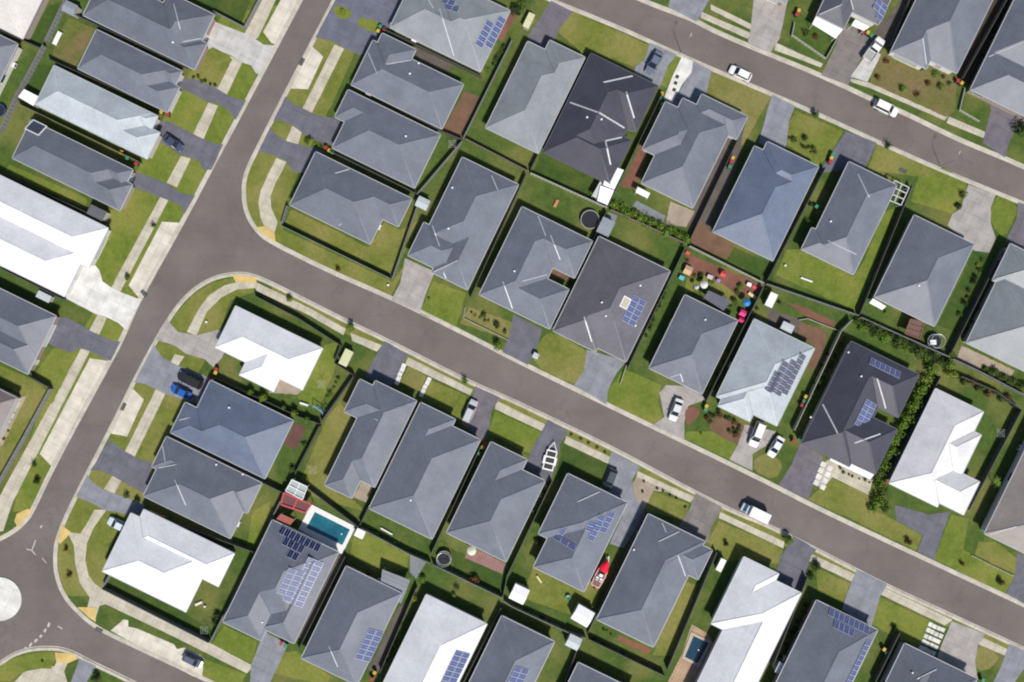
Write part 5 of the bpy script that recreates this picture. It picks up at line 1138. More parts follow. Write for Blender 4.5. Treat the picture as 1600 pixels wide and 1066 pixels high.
def trampoline(tile, x, y, R, label, net=True, ring=None):
    r = empty('trampoline', spot(tile, x, y, .9), label=label, cat='trampoline')
    b = MB(); b.torus((0, 0, .85), R, .10, 32, 6); b.build('ring', ring or mat('tramp_pad', (.30, .30, .28), .6), r)
    b = MB(); b.rings([[(q * math.cos(k * math.pi / 16), q * math.sin(k * math.pi / 16), .84) for k in range(32)] for q in (R - .1, .02)], cap=False); b.build('jumping_mat', mat('tramp_mat', (.022, .024, .032), .7, .2), r)
    for k in range(6):
        a = k * math.pi / 3 + .2; b = MB(); b.cyl((R * math.cos(a), R * math.sin(a), 0), (R * math.cos(a), R * math.sin(a), 2.3 if net else .85), .045, n=8); b.build('leg', M_STEEL, r)
    if net: b = MB(); b.torus((0, 0, 2.3), R, .035, 32, 5); b.build('net_hoop', M_STEEL, r)
trampoline('B', 175, 905, 1.78, 'largest round black trampoline, beside the grey slab behind the courtyard house', False)
trampoline('E', 432, 335, 1.35, 'round trampoline behind the house by empty trailer')
trampoline('G', 480, 425, 1.35, 'round trampoline with a white sheet near the rusty pergola', True, mat('tramp_green', (.16, .22, .20), .6))
trampoline('00', -5, 690, 1.2, 'dark blue trampoline cut by the left edge', False, mat('tramp_blue', (.04, .07, .24), .5))
b = MB(); b.box(-.6, .6, -.45, .45, 0, .05); tag(b.build('folded_sheet', RW), 'crumpled white sheet lying on the trampoline near the rusty pergola', 'sheet').location = spot('G', 465, 440, 1) + Vector((0, 0, .86))
# backyard oddments: each built with its own parts
def item(name, cat, label, tile, x, y, deg=0, z=.5): return empty(name, spot(tile, x, y, z), ROT(deg), label=label, cat=cat)
C_ = lambda n, c, ro=.5: mat('toy_' + n, c, ro, .4, vary=.06)
def umbrella(tile, x, y, R, m, label):
    r = item('patio_umbrella', 'umbrella', label, tile, x, y, z=2)
    b = MB(); n = 16; b.rings([[(q * math.cos(k * 2 * math.pi / n), q * math.sin(k * 2 * math.pi / n), z) for k in range(n)] for q, z in ((R, 1.95), (R * .6, 2.2), (.03, 2.42))]); b.build('canopy', m, r); b = MB(); b.cyl((0, 0, 0), (0, 0, 2.4), .03, n=8); b.build('pole', M_STEEL, r); b = MB(); b.cyl((0, 0, 0), (0, 0, .1), .3, n=12); b.build('base', M_TRIM, r)
umbrella('C', 400, 600, .75, mat('umbrella_white', (.62, .63, .62), .8, .1), 'white patio umbrella in the toy strewn garden')
umbrella('C', 308, 628, .48, mat('umbrella_grey', (.48, .49, .49), .8, .1), 'small pale umbrella left of the white umbrella in the toy garden')
umbrella('E', 775, 245, .9, mat('umbrella_cream', (.60, .62, .48), .8, .1), 'cream round umbrella on the pink paved patio')
umbrella('C', 935, 825, .72, C_('blue', (.03, .20, .55)), 'bright blue umbrella at the right of the toy garden')
def playhouse(tile, x, y, w, d, body, roof, label):
    r = item('playhouse', 'playhouse', label, tile, x, y, 0, 1)
    b = MB(); b.box(-w / 2, w / 2, -d / 2, d / 2, 0, .9); b.build('wall', body, r)
    b = MB(); b.add([(-w / 2 - .1, -d / 2 - .1, .91), (w / 2 + .1, -d / 2 - .1, .91), (w / 2 + .1, d / 2 + .1, .91), (-w / 2 - .1, d / 2 + .1, .91), (-w / 2 - .1, 0, 1.3), (w / 2 + .1, 0, 1.3)], [(0, 1, 5, 4), (3, 4, 5, 2), (0, 4, 3), (1, 2, 5), (0, 3, 2, 1)]); b.build('roof', roof, r); b = MB(); b.box(-.2, .2, d / 2, d / 2 + .02, 0, .7); b.build('door', M_FRAME, r)
playhouse('C', 885, 955, 1.0, 1.0, C_('pink', (.62, .05, .22)), C_('hotpink', (.70, .04, .22)), 'hot pink playhouse under the blue umbrella')
playhouse('C', 865, 1040, .8, .7, C_('pink', (.62, .05, .22)), C_('rose', (.62, .03, .16)), 'smaller pink playhouse below the hot pink one')
playhouse('C', 640, 465, .8, .8, C_('yellow', (.65, .42, .06)), C_('redtoy', (.60, .07, .07)), 'red and yellow playhouse in the middle of the toy garden')
playhouse('C', 200, 420, 1.3, 1.5, mat('cubby_timber', (.42, .27, .15), .7), mat('cubby_roof', (.50, .36, .22), .7), 'tan timber cubby house in the toy garden corner')
def table(tile, x, y, w, d, m, label, name='garden_table', cat='table', deg=0, h=.74):
    r = item(name, cat, label, tile, x, y, deg, h); b = MB(); b.box(-w / 2, w / 2, -d / 2, d / 2, h - .05, h); b.build('tabletop' if 'table' in name else 'seat', m, r)
    for sx in (-1, 1):
        for sy in (-1, 1): b = MB(); b.box(sx * (w / 2 - .06) - .03, sx * (w / 2 - .06) + .03, sy * (d / 2 - .06) - .03, sy * (d / 2 - .06) + .03, 0, h - .06); b.build('leg', m, r)
table('C', 475, 505, 1.1, .8, mat('table_lilac', (.50, .42, .46), .5), 'lilac grey garden table in the toy garden')
table('C', 580, 550, .7, .6, C_('violet', (.30, .22, .52)), 'small violet play table in the toy garden')
table('C', 1000, 735, 1.7, .6, mat('bench_yellow', (.60, .56, .26), .5), 'yellow bench at the right end of the toy garden', 'garden_bench', 'bench', 10, .45)
table('C', 120, 515, 1.0, .8, C_('cyan', (.10, .42, .48)), 'cyan play table at the left end of the toy garden')
table('C', 965, 600, .9, .7, M_FRAME, 'white garden table beside the red seat in the toy garden')
table('C', 1025, 635, .8, .7, C_('redtoy', (.60, .07, .07)), 'red bench beside the white table in the toy garden', 'garden_bench', 'bench', 20, .45)
table('C', 195, 205, .8, .7, C_('redtoy', (.60, .07, .07)), 'red stool at the top corner of the toy garden', 'garden_stool', 'stool', 10, .45)
table('00', 358, 240, .9, 2.7, M_FRAME, 'long white bench table on the brownish back lawn', deg=0)
table('13', 240, 680, 2.4, .3, M_FRAME, 'thin white bench on the square sunny back lawn', 'garden_bench', 'bench', -6, .4)
table('31', 815, 125, 2.6, .25, M_FRAME, 'thin white bench strip on the back lawn right of the swimming pool', 'garden_bench', 'bench', 3, .4)
table('32', 170, 425, 1.6, .35, mat('toy_lemon', (.60, .58, .25), .5), 'lemon yellow bench in the red boat yard', 'garden_bench', 'bench', 30, .4)
table('12', 275, 205, .6, 1.6, mat('timber_orange', (.42, .20, .10), .6), 'orange brown lounger on the lawn left of the big trampoline', 'garden_lounger', 'lounger', 0, .4)
table('21', 300, 390, 1.7, .4, mat('toy_white', (.66, .68, .70), .5), 'white see-saw plank beside the light blue swing frame', 'see_saw', 'see-saw', -8, .5)
table('S', 885, 105, 1.5, .45, mat('pink_white', (.72, .62, .60), .5), 'pink and white lounger behind the white corner house', 'garden_lounger', 'lounger', -50, .35)
def swing(tile, x, y, m, label, deg):
    r = item('swing_set', 'swing', label, tile, x, y, deg, 1.5); b = MB()
    for sx in (-1, 1):
        for sy in (-1, 1): b.bar((sx * 1.2, sy * .8, 0), (sx * 1.1, 0, 1.9), .09)
    b.bar((-1.2, 0, 1.93), (1.2, 0, 1.93), .10); b.build('frame', m, r)
    for sx in (-.5, .5):
        s = MB(); s.box(sx - .22, sx + .22, -.1, .1, .42, .47); q = s.build('seat', C_('blue', (.03, .20, .55)), r); s = MB(); [s.bar((sx + d, 0, .47), (sx + d * .9, 0, 1.9), .02) for d in (-.2, .2)]; s.build('chain', M_STEEL, q)
swing('21', 390, 420, mat('swing_blue', (.25, .50, .66), .5), 'light blue swing frame on the lawn of the white junction house', 10)
b = MB(); b.rings([[(q * math.cos(k * math.pi / 8), q * math.sin(k * math.pi / 8), z) for k in range(16)] for q, z in ((.42, 0), (.52, .5), (.50, .55), (.38, .52), (.34, .3))]); tag(b.build('round_planter', mat('planter_teal', (.10, .28, .24), .5)), 'round teal planter tub on the lawn below the red boat', 'planter').location = spot('K', 300, 580)
def ball(tile, x, y, m, label):
    b = MB(); n = 10; b.rings([[(.25 * math.sin(t) * math.cos(k * .628), .25 * math.sin(t) * math.sin(k * .628), .25 - .25 * math.cos(t)) for k in range(n)] for t in [j * math.pi / 8 for j in range(1, 8)]]); o = tag(b.build('ball', m, None, True), label, 'ball'); o.location = spot(tile, x, y)
ball('S', 965, 135, M_FRAME, 'white ball on the lawn behind the white corner house'); ball('10', 1290, 942, M_FRAME, 'white ball on the corner lawn left of the white junction house'); ball('13', 105, 590, M_FRAME, 'white ball on the square back lawn'); ball('11', 825, 712, M_FRAME, 'white ball by the fence end near the long house driveway')
def clothesline(tile, x, y, label):
    r = item('clothesline', 'clothesline', label, tile, x, y, 20, 1.9); b = MB(); b.cyl((0, 0, 0), (0, 0, 1.9), .03, n=8); b.build('post', M_STEEL, r)
    for k in range(4): a = k * math.pi / 2; b = MB(); b.bar((0, 0, 1.85), (1.0 * math.cos(a), 1.0 * math.sin(a), 1.95), .02); b.build('arm', M_STEEL, r)
    b = MB()
    for q in (.5, .95): [b.bar((q * math.cos(k * math.pi / 2), q * math.sin(k * math.pi / 2), 1.93), (q * math.cos((k + 1) * math.pi / 2), q * math.sin((k + 1) * math.pi / 2), 1.93), .015) for k in range(4)]
    b.build('line', M_FRAME, r)
clothesline('01', 1225, 900, 'folding clothesline at the rear corner of the twin driveway house'); clothesline('21', 410, 265, 'rotary clothesline on the side lawn of the white junction house'); clothesline('30', 1275, 740, 'rotary clothesline in the dark corner behind the white corner house'); clothesline('20', 1950, 800, 'rotary clothesline behind the house by black car'); clothesline('23', 1450, 570, 'rotary clothesline right of the pinkish white house')

# ------------------------------------------------------------------ wheelie bins
LID = {'red': mat('lid_red', (.36, .035, .045), .5, .3), 'yellow': mat('lid_yellow', (.52, .34, .045), .5, .3), 'green': mat('lid_green', (.04, .24, .12), .5, .3)}
M_BIN = mat('bin_body', (.035, .05, .04), .6, .3)
def bin_proto():
    r = empty('wheelie_bin', (0, 0, 0), label='-', cat='bin', group='wheelie bins beside the houses')
    b = MB(); b.rings([[(sx * w, sy * w, z) for sx, sy in ((-1, -1), (1, -1), (1, 1), (-1, 1))] for w, z in ((.24, .08), (.29, .95))]); b.build('body', M_BIN, r)
    b = MB(); b.rings([[(sx * w, sy * w * 1.08, z) for sx, sy in ((-1, -1), (1, -1), (1, 1), (-1, 1))] for w, z in ((.33, .955), (.33, 1.0), (.27, 1.07))]); b.build('lid', LID['red'], r)
    b = MB(); b.bar((-.25, -.40, 1.0), (.25, -.40, 1.0), .05); b.build('handle', M_BIN, r)
    for s in (-1, 1): b = MB(); b.cyl((-.05, 0, 0), (.05, 0, 0), .1, n=10); w = b.build('wheel', M_TYRE, r); w.location = (s * .22, -.27, .1)
    return r
BIN = bin_proto(); first = [True]
def bins(where, *bs):
    for tile, x, y, c in bs:
        o = BIN if first[0] else copy_tree(BIN); first[0] = False
        o.location = spot(tile, x, y, 1.0); o.rotation_euler = (0, 0, ROT(random.uniform(-15, 15))); o.scale = (1.0,) * 3
        o['label'] = '%s lidded wheelie bin %s' % (c, where)
        for ch in o.children:
            if ch.name.startswith('lid'): recolour(ch, LID[c])
bins('at the end of the huge slate blue driveway', ('01', 800, 183, 'red'), ('01', 762, 193, 'yellow'), ('01', 775, 165, 'green'))
bins('between the twin driveway house and the junction corner house', ('01', 436, 920, 'red'), ('01', 458, 938, 'yellow'), ('01', 478, 950, 'green'))
bins('by the whitish paver strip', ('02', 935, 585, 'yellow'), ('02', 925, 612, 'green')); bins('on the dark path beside the near black house', ('02', 938, 655, 'yellow'), ('02', 925, 680, 'green'))
bins('on the brown side path left of the blue roof', ('02', 1368, 1008, 'red'), ('02', 1358, 1040, 'green'), ('02', 1378, 985, 'yellow'))
bins('in the gap at the top beside the worn driveway', ('03', 180, 90, 'red'), ('03', 192, 66, 'yellow')); bins('beside the white pickup', ('L', 548, 155, 'red'), ('L', 608, 168, 'yellow'), ('L', 650, 200, 'green'))
bins('in the gap right of the blue roof by the charcoal driveway', ('03', 388, 1008, 'red'), ('03', 395, 985, 'yellow'), ('03', 405, 962, 'green')); bins('at the muddy strip by the top right corner house', ('03', 1185, 503, 'red'), ('03', 1208, 518, 'yellow'))
bins('at the front corner of the house above pale blue roof', ('00', 1005, 700, 'yellow'), ('00', 1045, 715, 'red')); bins('beside the pale blue roof by the passage', ('00', 758, 950, 'yellow'), ('00', 795, 985, 'green'), ('00', 850, 1020, 'red'))
bins('by the corner of the white junction house', ('I', 785, 218, 'red'), ('I', 775, 258, 'yellow')); bins('by the corner of the roof beside the black car', ('I', 700, 345, 'red'), ('I', 738, 358, 'yellow'))
bins('between the house by silver car and its right neighbour', ('21', 1415, 660, 'yellow'), ('21', 1390, 698, 'green'), ('21', 1432, 640, 'red')); bins('by the teardrop of rusty mulch', ('J', 590, 275, 'yellow'), ('J', 578, 318, 'green'))
bins('right of the pale solar house', ('23', 235, 342, 'yellow'), ('23', 225, 370, 'green'), ('23', 212, 395, 'red')); bins('between the white sedan and the plum grey driveway', ('23', 160, 618, 'red'), ('23', 200, 600, 'green'))
bins('at the lower left corner of the pinkish white house', ('23', 755, 858, 'yellow'), ('23', 735, 880, 'red')); bins('behind the white roundabout corner house', ('30', 1020, 35, 'yellow'), ('30', 1045, 45, 'green')); bins('at the slate driveway of the pool solar house', ('31', 158, 820, 'red'), ('31', 185, 835, 'green'))
bins('by the house with flat patio roof at the bottom', ('31', 740, 1005, 'yellow'), ('31', 722, 1045, 'red')); bins('right of the bright blue solar panels', ('33', 724, 860, 'yellow'), ('33', 740, 885, 'green')); bins('at the bottom edge right of the pale driveway', ('33', 1340, 1052, 'green'),); bins('left of the house with square lawn', ('13', 302, 222, 'green'),)

# ------------------------------------------------------------------ street lamps, drains
def lamp(tile, x, y, deg, label):
    r = item('street_lamp', 'street lamp', label, tile, x, y, deg, 0); b = MB(); b.cyl((0, 0, 0), (0, 0, 5.6), 0.06, .045, 10); b.build('pole', FM['g'], r); b = MB(); b.cyl((0, 0, 5.55), (1.3, 0, 5.85), .04, .035, 8); b.build('arm', FM['g'], r)
    b = MB(); b.rings([[(x0, -w, 5.83 - d), (x0, w, 5.83 - d), (x0, w * .8, 5.92), (x0, -w * .8, 5.92)] for x0, w, d in ((1.15, .09, 0), (1.5, .15, .04), (1.85, .07, 0))]); b.build('lantern', FM['l'], r)
lamp('02', 1055, 330, -90, 'street lamp on the kerb of the top street above the whitish pavers'); lamp('13', 1072, -28, -90, 'street lamp on the top street by the bright lawn at the right')
for tile, x, y, deg, lab in (('10', 900, 765, 26, 'dark kerb drain at the lower parking bay end on the left street'), ('01', 287, 388, -90, 'dark kerb drain by the short angled bay at the top'), ('20', 772, 405, -90, 'dark kerb drain by the lower angled bay'), ('30', 620, 738, 0, 'dark kerb drain by the bottom street ramp'), ('13', 840, 0, 0, 'dark kerb drain on the top street near the pergola')):
    r = item('drain_grate', 'drain', lab, tile, x, y, deg, 0); b = MB(); b.box(-.75, .75, -.35, .35, .005, .05); b.build('frame', M_KERB if False else M_TRIM, r); b = MB(); [b.box(-.65 + k * .14, -.6 + k * .14, -.28, .28, .051, .07) for k in range(10)]; b.build('grille', FM['g'], r)

# ------------------------------------------------------------------ shrubs and trees
def leaf_mat(n, dark, light):
    m = bpy.data.materials.new(n); t, N, L, Pp = nt(m); Pp.inputs['Roughness'].default_value = .7; Pp.inputs['Specular IOR Level'].default_value = .2
    g = N.new('ShaderNodeNewGeometry'); r = N.new('ShaderNodeValToRGB'); r.color_ramp.elements[0].color = dark + (1,); r.color_ramp.elements[1].color = light + (1,)
    L.new(g.outputs['Random Per Island'], r.inputs['Fac']); L.new(r.outputs['Color'], Pp.inputs['Base Color']); return m
LEAF = {'mid': leaf_mat('leaves_mid', (.035, .065, .012), (.10, .15, .028)), 'bright': leaf_mat('leaves_bright', (.07, .13, .015), (.17, .27, .035)), 'dark': leaf_mat('leaves_dark', (.014, .032, .010), (.045, .075, .020)), 'lime': leaf_mat('leaves_lime', (.12, .17, .02), (.26, .33, .05)), 'rust': leaf_mat('leaves_rust', (.07, .04, .015), (.18, .09, .03))}
M_BARK = mat('bark', (.10, .075, .05), .9, .1)
CM = {}
def crown_mesh(kind, v):
    k = (kind, v)
    if k in CM: return CM[k]
    rng = random.Random(v * 31 + 5); b = MB(); n = {'round': 520, 'loose': 420, 'palm': 0, 'hedge': 420}[kind]
    lobes = [(Vector((rng.uniform(-.45, .45), rng.uniform(-.45, .45), rng.uniform(.25, .85))), rng.uniform(.38, .6)) for _ in range(7)] if kind != 'round' else [(Vector((rng.uniform(-.18, .18), rng.uniform(-.18, .18), rng.uniform(.42, .62))), rng.uniform(.55, .72)) for _ in range(4)]
    if kind == 'palm':
        for f in range(11):
            a = f * 2.4; L_ = rng.uniform(.75, 1.05)
            for s in range(12):
                t = (s + 1) / 12; c = Vector((math.cos(a) * L_ * t, math.sin(a) * L_ * t, 1.0 + .25 * t - .55 * t * t)); side = Vector((-math.sin(a), math.cos(a), 0))
                for q in (-1, 1): tip = c + side * q * .22 * (1.15 - t) + Vector((math.cos(a), math.sin(a), -.4)) * .10; b.face([c, c + Vector((math.cos(a), math.sin(a), 0)) * .06, tip])
    for i in range(n):
        c, R = rng.choice(lobes); d = Vector((rng.gauss(0, 1), rng.gauss(0, 1), rng.gauss(0, 1))).normalized(); p = c + d * R * rng.uniform(.62, 1.05)
        if p.z < .02: p.z = rng.uniform(.02, .2)
        s = rng.uniform(.07, .15); e = Vector((rng.gauss(0, 1), rng.gauss(0, 1), rng.gauss(0, .5))).normalized(); f = d.cross(e).normalized(); e = (e + d * .3).normalized()
        b.face([p - e * s, p + f * s * .6, p + e * s, p - f * s * .6])
    CM[k] = b.mesh('crown_%s_%d' % k, [LEAF['mid']]); return CM[k]
b = MB(); b.cyl((0, 0, 0), (.03, .02, .55), .07, .045, 7); [b.bar((.03, .02, .5), (.3 * math.cos(a), .3 * math.sin(a), .8), .03) for a in (0.3, 1.7, 3.1, 4.6)]; TR = b.mesh('trunk', [M_BARK])
PC = [0]
def plant(kind, tile, x, y, R, tone, label, name='shrub', cat='shrub', group=None, hh=1.):
    PC[0] += 1; R *= .72 if name == 'street_tree' else 1
    r = empty(name, spot(tile, x, y, R * .6), PC[0] * 1.7, label=label, cat=cat, group=group); r.scale = (R, R, R * hh)
    c = obj('crown', crown_mesh(kind, PC[0] % 4), r); recolour(c, LEAF[tone]); obj('trunk', TR, r); return r
T = lambda tile, x, y, R, tone, label, kind='loose', hh=1.5: plant(kind, tile, x, y, R, tone, label, 'street_tree', 'tree', hh=hh)
T('03', 300, 712, 1.3, 'mid', 'small green street tree on the kerb between pale and charcoal driveways'); T('03', 748, 912, 1.1, 'dark', 'small dark street tree by the charcoal driveway on the top street'); T('11', 210, 800, 1.2, 'bright', 'small bright street tree outside the white junction house')
T('11', 590, 975, 1.4, 'bright', 'rounder bright street tree at the left end of the charcoal driveway kerb'); T('11', 515, 612, .9, 'rust', 'tiny brownish street tree on the roadside strip by the corner fence'); T('21', 1305, 248, 1.1, 'bright', 'street tree on the verge above the silver car')
T('V', 1050, 660, 1.8, 'bright', 'leafy street tree on the kerb above the white small pool house'); T('21', 1505, 25, 1.6, 'bright', 'light green verge tree beside the olive rounded front lawn'); T('23', 1400, 865, 2.0, 'bright', 'bright spreading palm in the side yard of the pinkish white house', 'palm', 1.6)
T('20', 215, 765, .9, 'mid', 'small tree on the verge by the long parking bay'); T('20', 232, 868, 1.2, 'dark', 'dark bushy tree on the verge below the long parking bay'); T('01', 540, 75, .8, 'lime', 'tiny lime sapling on the first lawn island'); T('33', 870, 185, 1.1, 'rust', 'tiny rusty tree on the verge left of the upper charcoal driveway'); T('33', 1210, 325, .8, 'rust', 'small brown sapling on the lawn of the mushroom house'); T('33', 1450, 440, 1.2, 'rust', 'reddish sapling at the corner of the mushroom house lawn')
T('30', 405, 1060, 1.2, 'dark', 'dark bushy tree by the bottom left corner') if False else None
T('30', 600, 1040, 1.4, 'dark', 'dark tree beside the slate driveway at the bottom left'); T('32', 1330, 200, .9, 'dark', 'thin dark tree on the lawn of the white small pool house'); T('10', 960, 340, .8, 'mid', 'little verge tree beside the upper parking bay'); T('10', 795, 665, 1.0, 'mid', 'little verge tree at the lower end of the parking bay'); T('11', 1080, 800, .5, 'lime', 'tiny pale sapling on the bright lawn of the long house'); T('30', 410, 235, .8, 'rust', 'thin bare tree on the curved verge by the roundabout'); T('30', 435, 395, .9, 'rust', 'low brown tree on the curved verge below the thin bare tree')
T('30', 265, 938, .5, 'lime', 'tiny pale sapling on the corner lawn below the roundabout'); T('33', 790, 730, 1.0, 'dark', 'dark spiky tree at the lawn end by the bright blue solar house')
HG = 'shrubs crowding the gap beside the dark solar house'
HL = 'dense green shrub in the long row between the dark solar house and the pinkish white house'
for i, (x, y, R, t) in enumerate([(1010, 180, 1.5, 'bright'), (985, 235, 1.3, 'lime'), (955, 300, 1.5, 'bright'), (925, 355, 1.3, 'mid'), (900, 410, 1.5, 'bright'), (868, 465, 1.4, 'mid'), (838, 520, 1.4, 'bright'), (812, 565, 1.4, 'mid'), (785, 620, 1.5, 'bright'), (760, 670, 1.4, 'mid'), (738, 715, 1.3, 'mid'), (722, 765, 1.4, 'bright'), (700, 815, 1.4, 'mid'), (690, 880, 1.7, 'mid'), (715, 930, 1.8, 'mid'), (690, 990, 1.9, 'mid'), (740, 1040, 1.5, 'mid'), (650, 1040, 1.4, 'mid')]):
    plant('loose', '23', x, y, R * (1.1 if i < 13 else .85), 'bright' if t == 'mid' and i % 2 else t, HL, group=HG, hh=1.2)
T('23', 1125, 145, 2.0, 'bright', 'bright tree behind the pinkish white house above the shrub row', 'round', 1.4); T('23', 1150, 200, 1.5, 'lime', 'lime green tree right of the bright tree behind the pinkish white house')
GH = 'bushes of the leafy hedge below the white patio covers'
for i in range(12):
    t = i / 11; plant('hedge', '12', 640 + 440 * t, 222 + 200 * t + (i % 3 - 1) * 10, 1.15 + (i % 3) * .12, 'bright', 'bright green hedge bush in the row behind the house by white patio cover', 'hedge_bush', 'hedge', GH, 1.1)
GR = 'round clipped shrubs by the white junction house'
for tl, x, y, R in (('I', 1228, 500, .95), ('I', 1382, 572, 1.1), ('21', 178, 412, .8), ('21', 245, 447, 1.05), ('21', 326, 482, .9)): plant('round', tl, x, y, R, 'lime' if R > 1 else 'bright', 'round clipped green shrub in the row below the white junction house', 'round_shrub', 'shrub', GR, 1.9)
GS2 = 'bushes along the rear fence of the dark solar house'
for i in range(17):
    t = i / 16; plant('loose', 'G', -470 + 1080 * t, 175 + 520 * t + (i % 2) * 45, 1.15 + (i % 3) * .22, ('mid', 'bright', 'dark', 'mid')[i % 4], 'mid green bush along the rear fence above the dark solar house roof', group=GS2)
GS3 = 'low bushes behind the right edge grey blue house'
for i in range(9):
    t = i / 8; plant('loose', 'G', 1120 + 480 * t, 770 + 210 * t + (i % 2) * 25, .8 + (i % 3) * .15, 'mid', 'low bush in the strip below the right edge grey blue house patio', group=GS3)
GS4 = 'bushes behind the pinkish white house'
for i in range(10):
    t = i / 9; plant('loose', '23', 1190 + 340 * t, 215 + 150 * t + (i % 2) * 24, .75 + (i % 3) * .15, ('dark', 'mid', 'rust')[i % 3], 'mixed low bush in the bed behind the pinkish white house', group=GS4)
GS5 = 'plants by the pale fence of the pale solar house'
for i in range(10):
    t = i / 9; plant('loose', 'F', 950 - 330 * t, 470 + 620 * t, .55 + (i % 3) * .12, 'dark' if i % 2 else 'mid', 'small dark plant between the pale fence and the dark solar house', group=GS5)
GS6 = 'front garden plants of the pale solar house'
for i, (x, y) in enumerate([(640, 380), (680, 400), (760, 390), (830, 420), (880, 440), (930, 470), (1000, 520), (990, 580), (960, 640), (920, 560), (640, 470), (600, 430), (740, 330), (870, 600)]): plant('loose', 'J', x, y, .5 + (i % 3) * .14, ('dark', 'mid', 'rust')[i % 3], 'low garden plant in the front bed of the pale solar house', group=GS6)
GS7 = 'scrubby plants in the toy garden'
for i, (x, y) in enumerate([(190, 300), (290, 500), (365, 490), (780, 820), (740, 880), (760, 780), (820, 690), (860, 640), (1340, 820), (1180, 660), (500, 560), (1000, 980), (1060, 900)]): plant('loose', 'C', x, y, .5 + (i % 4) * .13, ('mid', 'bright', 'dark')[i % 3], 'scrubby plant among the toys behind the toy garden house', group=GS7)
GS8 = 'weeds and shrubs on the scruffy top lawn'
for i, (x, y) in enumerate([(770, 340), (740, 380), (850, 560), (960, 430), (1000, 520), (1050, 460), (1100, 480), (930, 590), (1080, 540), (1130, 520), (690, 480)]): plant('loose', '03', x, y, .55 + (i % 3) * .2, ('mid', 'rust', 'bright')[i % 3], 'ragged shrub on the scruffy front lawn at the top right', group=GS8)
for k in (('03', 1585, 800, 1.8, 'dark', 'round dark shrub at the right edge by the plum brown driveway'), ('02', 25, 60, 1.6, 'dark', 'big dark bush left of the cream tank at the top'), ('02', 60, 20, 1.3, 'mid', 'mid green bush above the cream tank at the top'), ('20', 860, 985, .9, 'dark', 'dark shrub at the edge of the grey driveway by the white corner house'), ('20', 790, 960, .8, 'mid', 'green shrub between the two slate driveways'), ('32', 155, 188, .9, 'dark', 'round dark shrub beside the dark dormer of the red boat house'), ('33', 300, 340, 1.2, 'dark', 'dark shrub at the top of the charcoal driveway by the white pool house'), ('33', 270, 400, 1.1, 'mid', 'green shrub below the dark shrub by the charcoal driveway'), ('13', 1220, 150, .9, 'mid', 'green shrub at the lawn edge of the stained concrete driveway'), ('13', 1190, 220, .9, 'dark', 'dark shrub lower along the stained concrete driveway'),
          ('22', 1180, 575, .4, 'lime', 'tiny white flowered plant on the green lawn of the pale solar house'), ('30', 1350, 640, 1.0, 'dark', 'dark shrub against the fence behind the white corner house'), ('30', 1340, 690, .8, 'dark', 'lower dark shrub against the fence behind the white corner house'), ('11', 1420, 900, .8, 'mid', 'mid green shrub on the dry fenced lawn'), ('11', 1500, 960, .8, 'dark', 'dark shrub on the dry fenced lawn'), ('31', 690, 390, .8, 'rust', 'rusty shrub on the lawn behind the swimming pool'), ('E', 590, 700, .7, 'mid', 'sprawling shrub left of the yellow back lawn'), ('E', 550, 800, .7, 'bright', 'bright shrub left of the yellow back lawn'), ('E', 810, 610, 1.2, 'rust', 'rust brown bush by the fence behind the house by empty trailer'), ('E', 150, 600, 1.0, 'bright', 'bright green bush right of the flat patio roof'), ('31', 990, 540, .9, 'lime', 'lime plant left of the white bottom solar house'), ('03', 230, 860, .8, 'dark', 'dark bush in the front garden of the house right of blue roof'), ('03', 160, 870, .7, 'mid', 'green bush at the garden edge below the pale grey driveway'), ('03', 280, 930, .7, 'mid', 'leafy bush near the charcoal driveway at the garden corner'), ('03', 240, 205, .9, 'mid', 'leafy bush inside the white garden wall'), ('03', 300, 230, .8, 'rust', 'reddish bush inside the white garden wall'), ('01', 320, 880, .8, 'mid', 'grassy shrub between the two charcoal driveways'), ('21', 225, 805, 1.0, 'mid', 'green bush above the glass gazebo'), ('21', 300, 640, .7, 'mid', 'small bush beside the dark red timber deck'), ('22', 905, 915, .3, 'mid', 'tiny tuft in the sandy bed, nearest the footpath'), ('22', 815, 935, .4, 'dark', 'dark tuft in the middle of the sandy bed'), ('12', 900, 640, .5, 'mid', 'small weed patch by the rear fence of the brown grey house') if False else ('13', 735, 890, .5, 'lime', 'pale little shrub below the small white awning'), ('G', 680, 820, 1.3, 'lime', 'yellow green shrub at the rear corner of the dark solar house'), ('G', 690, 600, 1.3, 'mid', 'tall grassy shrub beside the beige patio at the right'), ('13', 1310, 590, .6, 'lime', 'whitish shrub in the dark side lawn right of the awning house'), ('13', 270, 215, .7, 'dark', 'dark shrub in the passage left of the house with square lawn'), ('13', 240, 310, .7, 'mid', 'green shrub low in the passage left of the house with square lawn')):
    plant('loose', *k)
GV = 'clipped plants along the verge strips of the middle street'
for x, y in ((370, 580), (430, 605), (480, 635), (530, 660), (580, 690)): plant('hedge', '22', x, y, .42, 'mid', 'low clipped plant on the narrow verge above the dark green front lawn', group=GV, hh=.8)
GW = 'little shrubs edging the sandy bed lawn'
for x, y in ((905, 915), (945, 930), (985, 955), (1025, 975), (1080, 1030), (825, 870)): plant('loose', '22', x, y, .35, 'dark', 'little dark shrub along the top edge of the round edged lawn', group=GW)

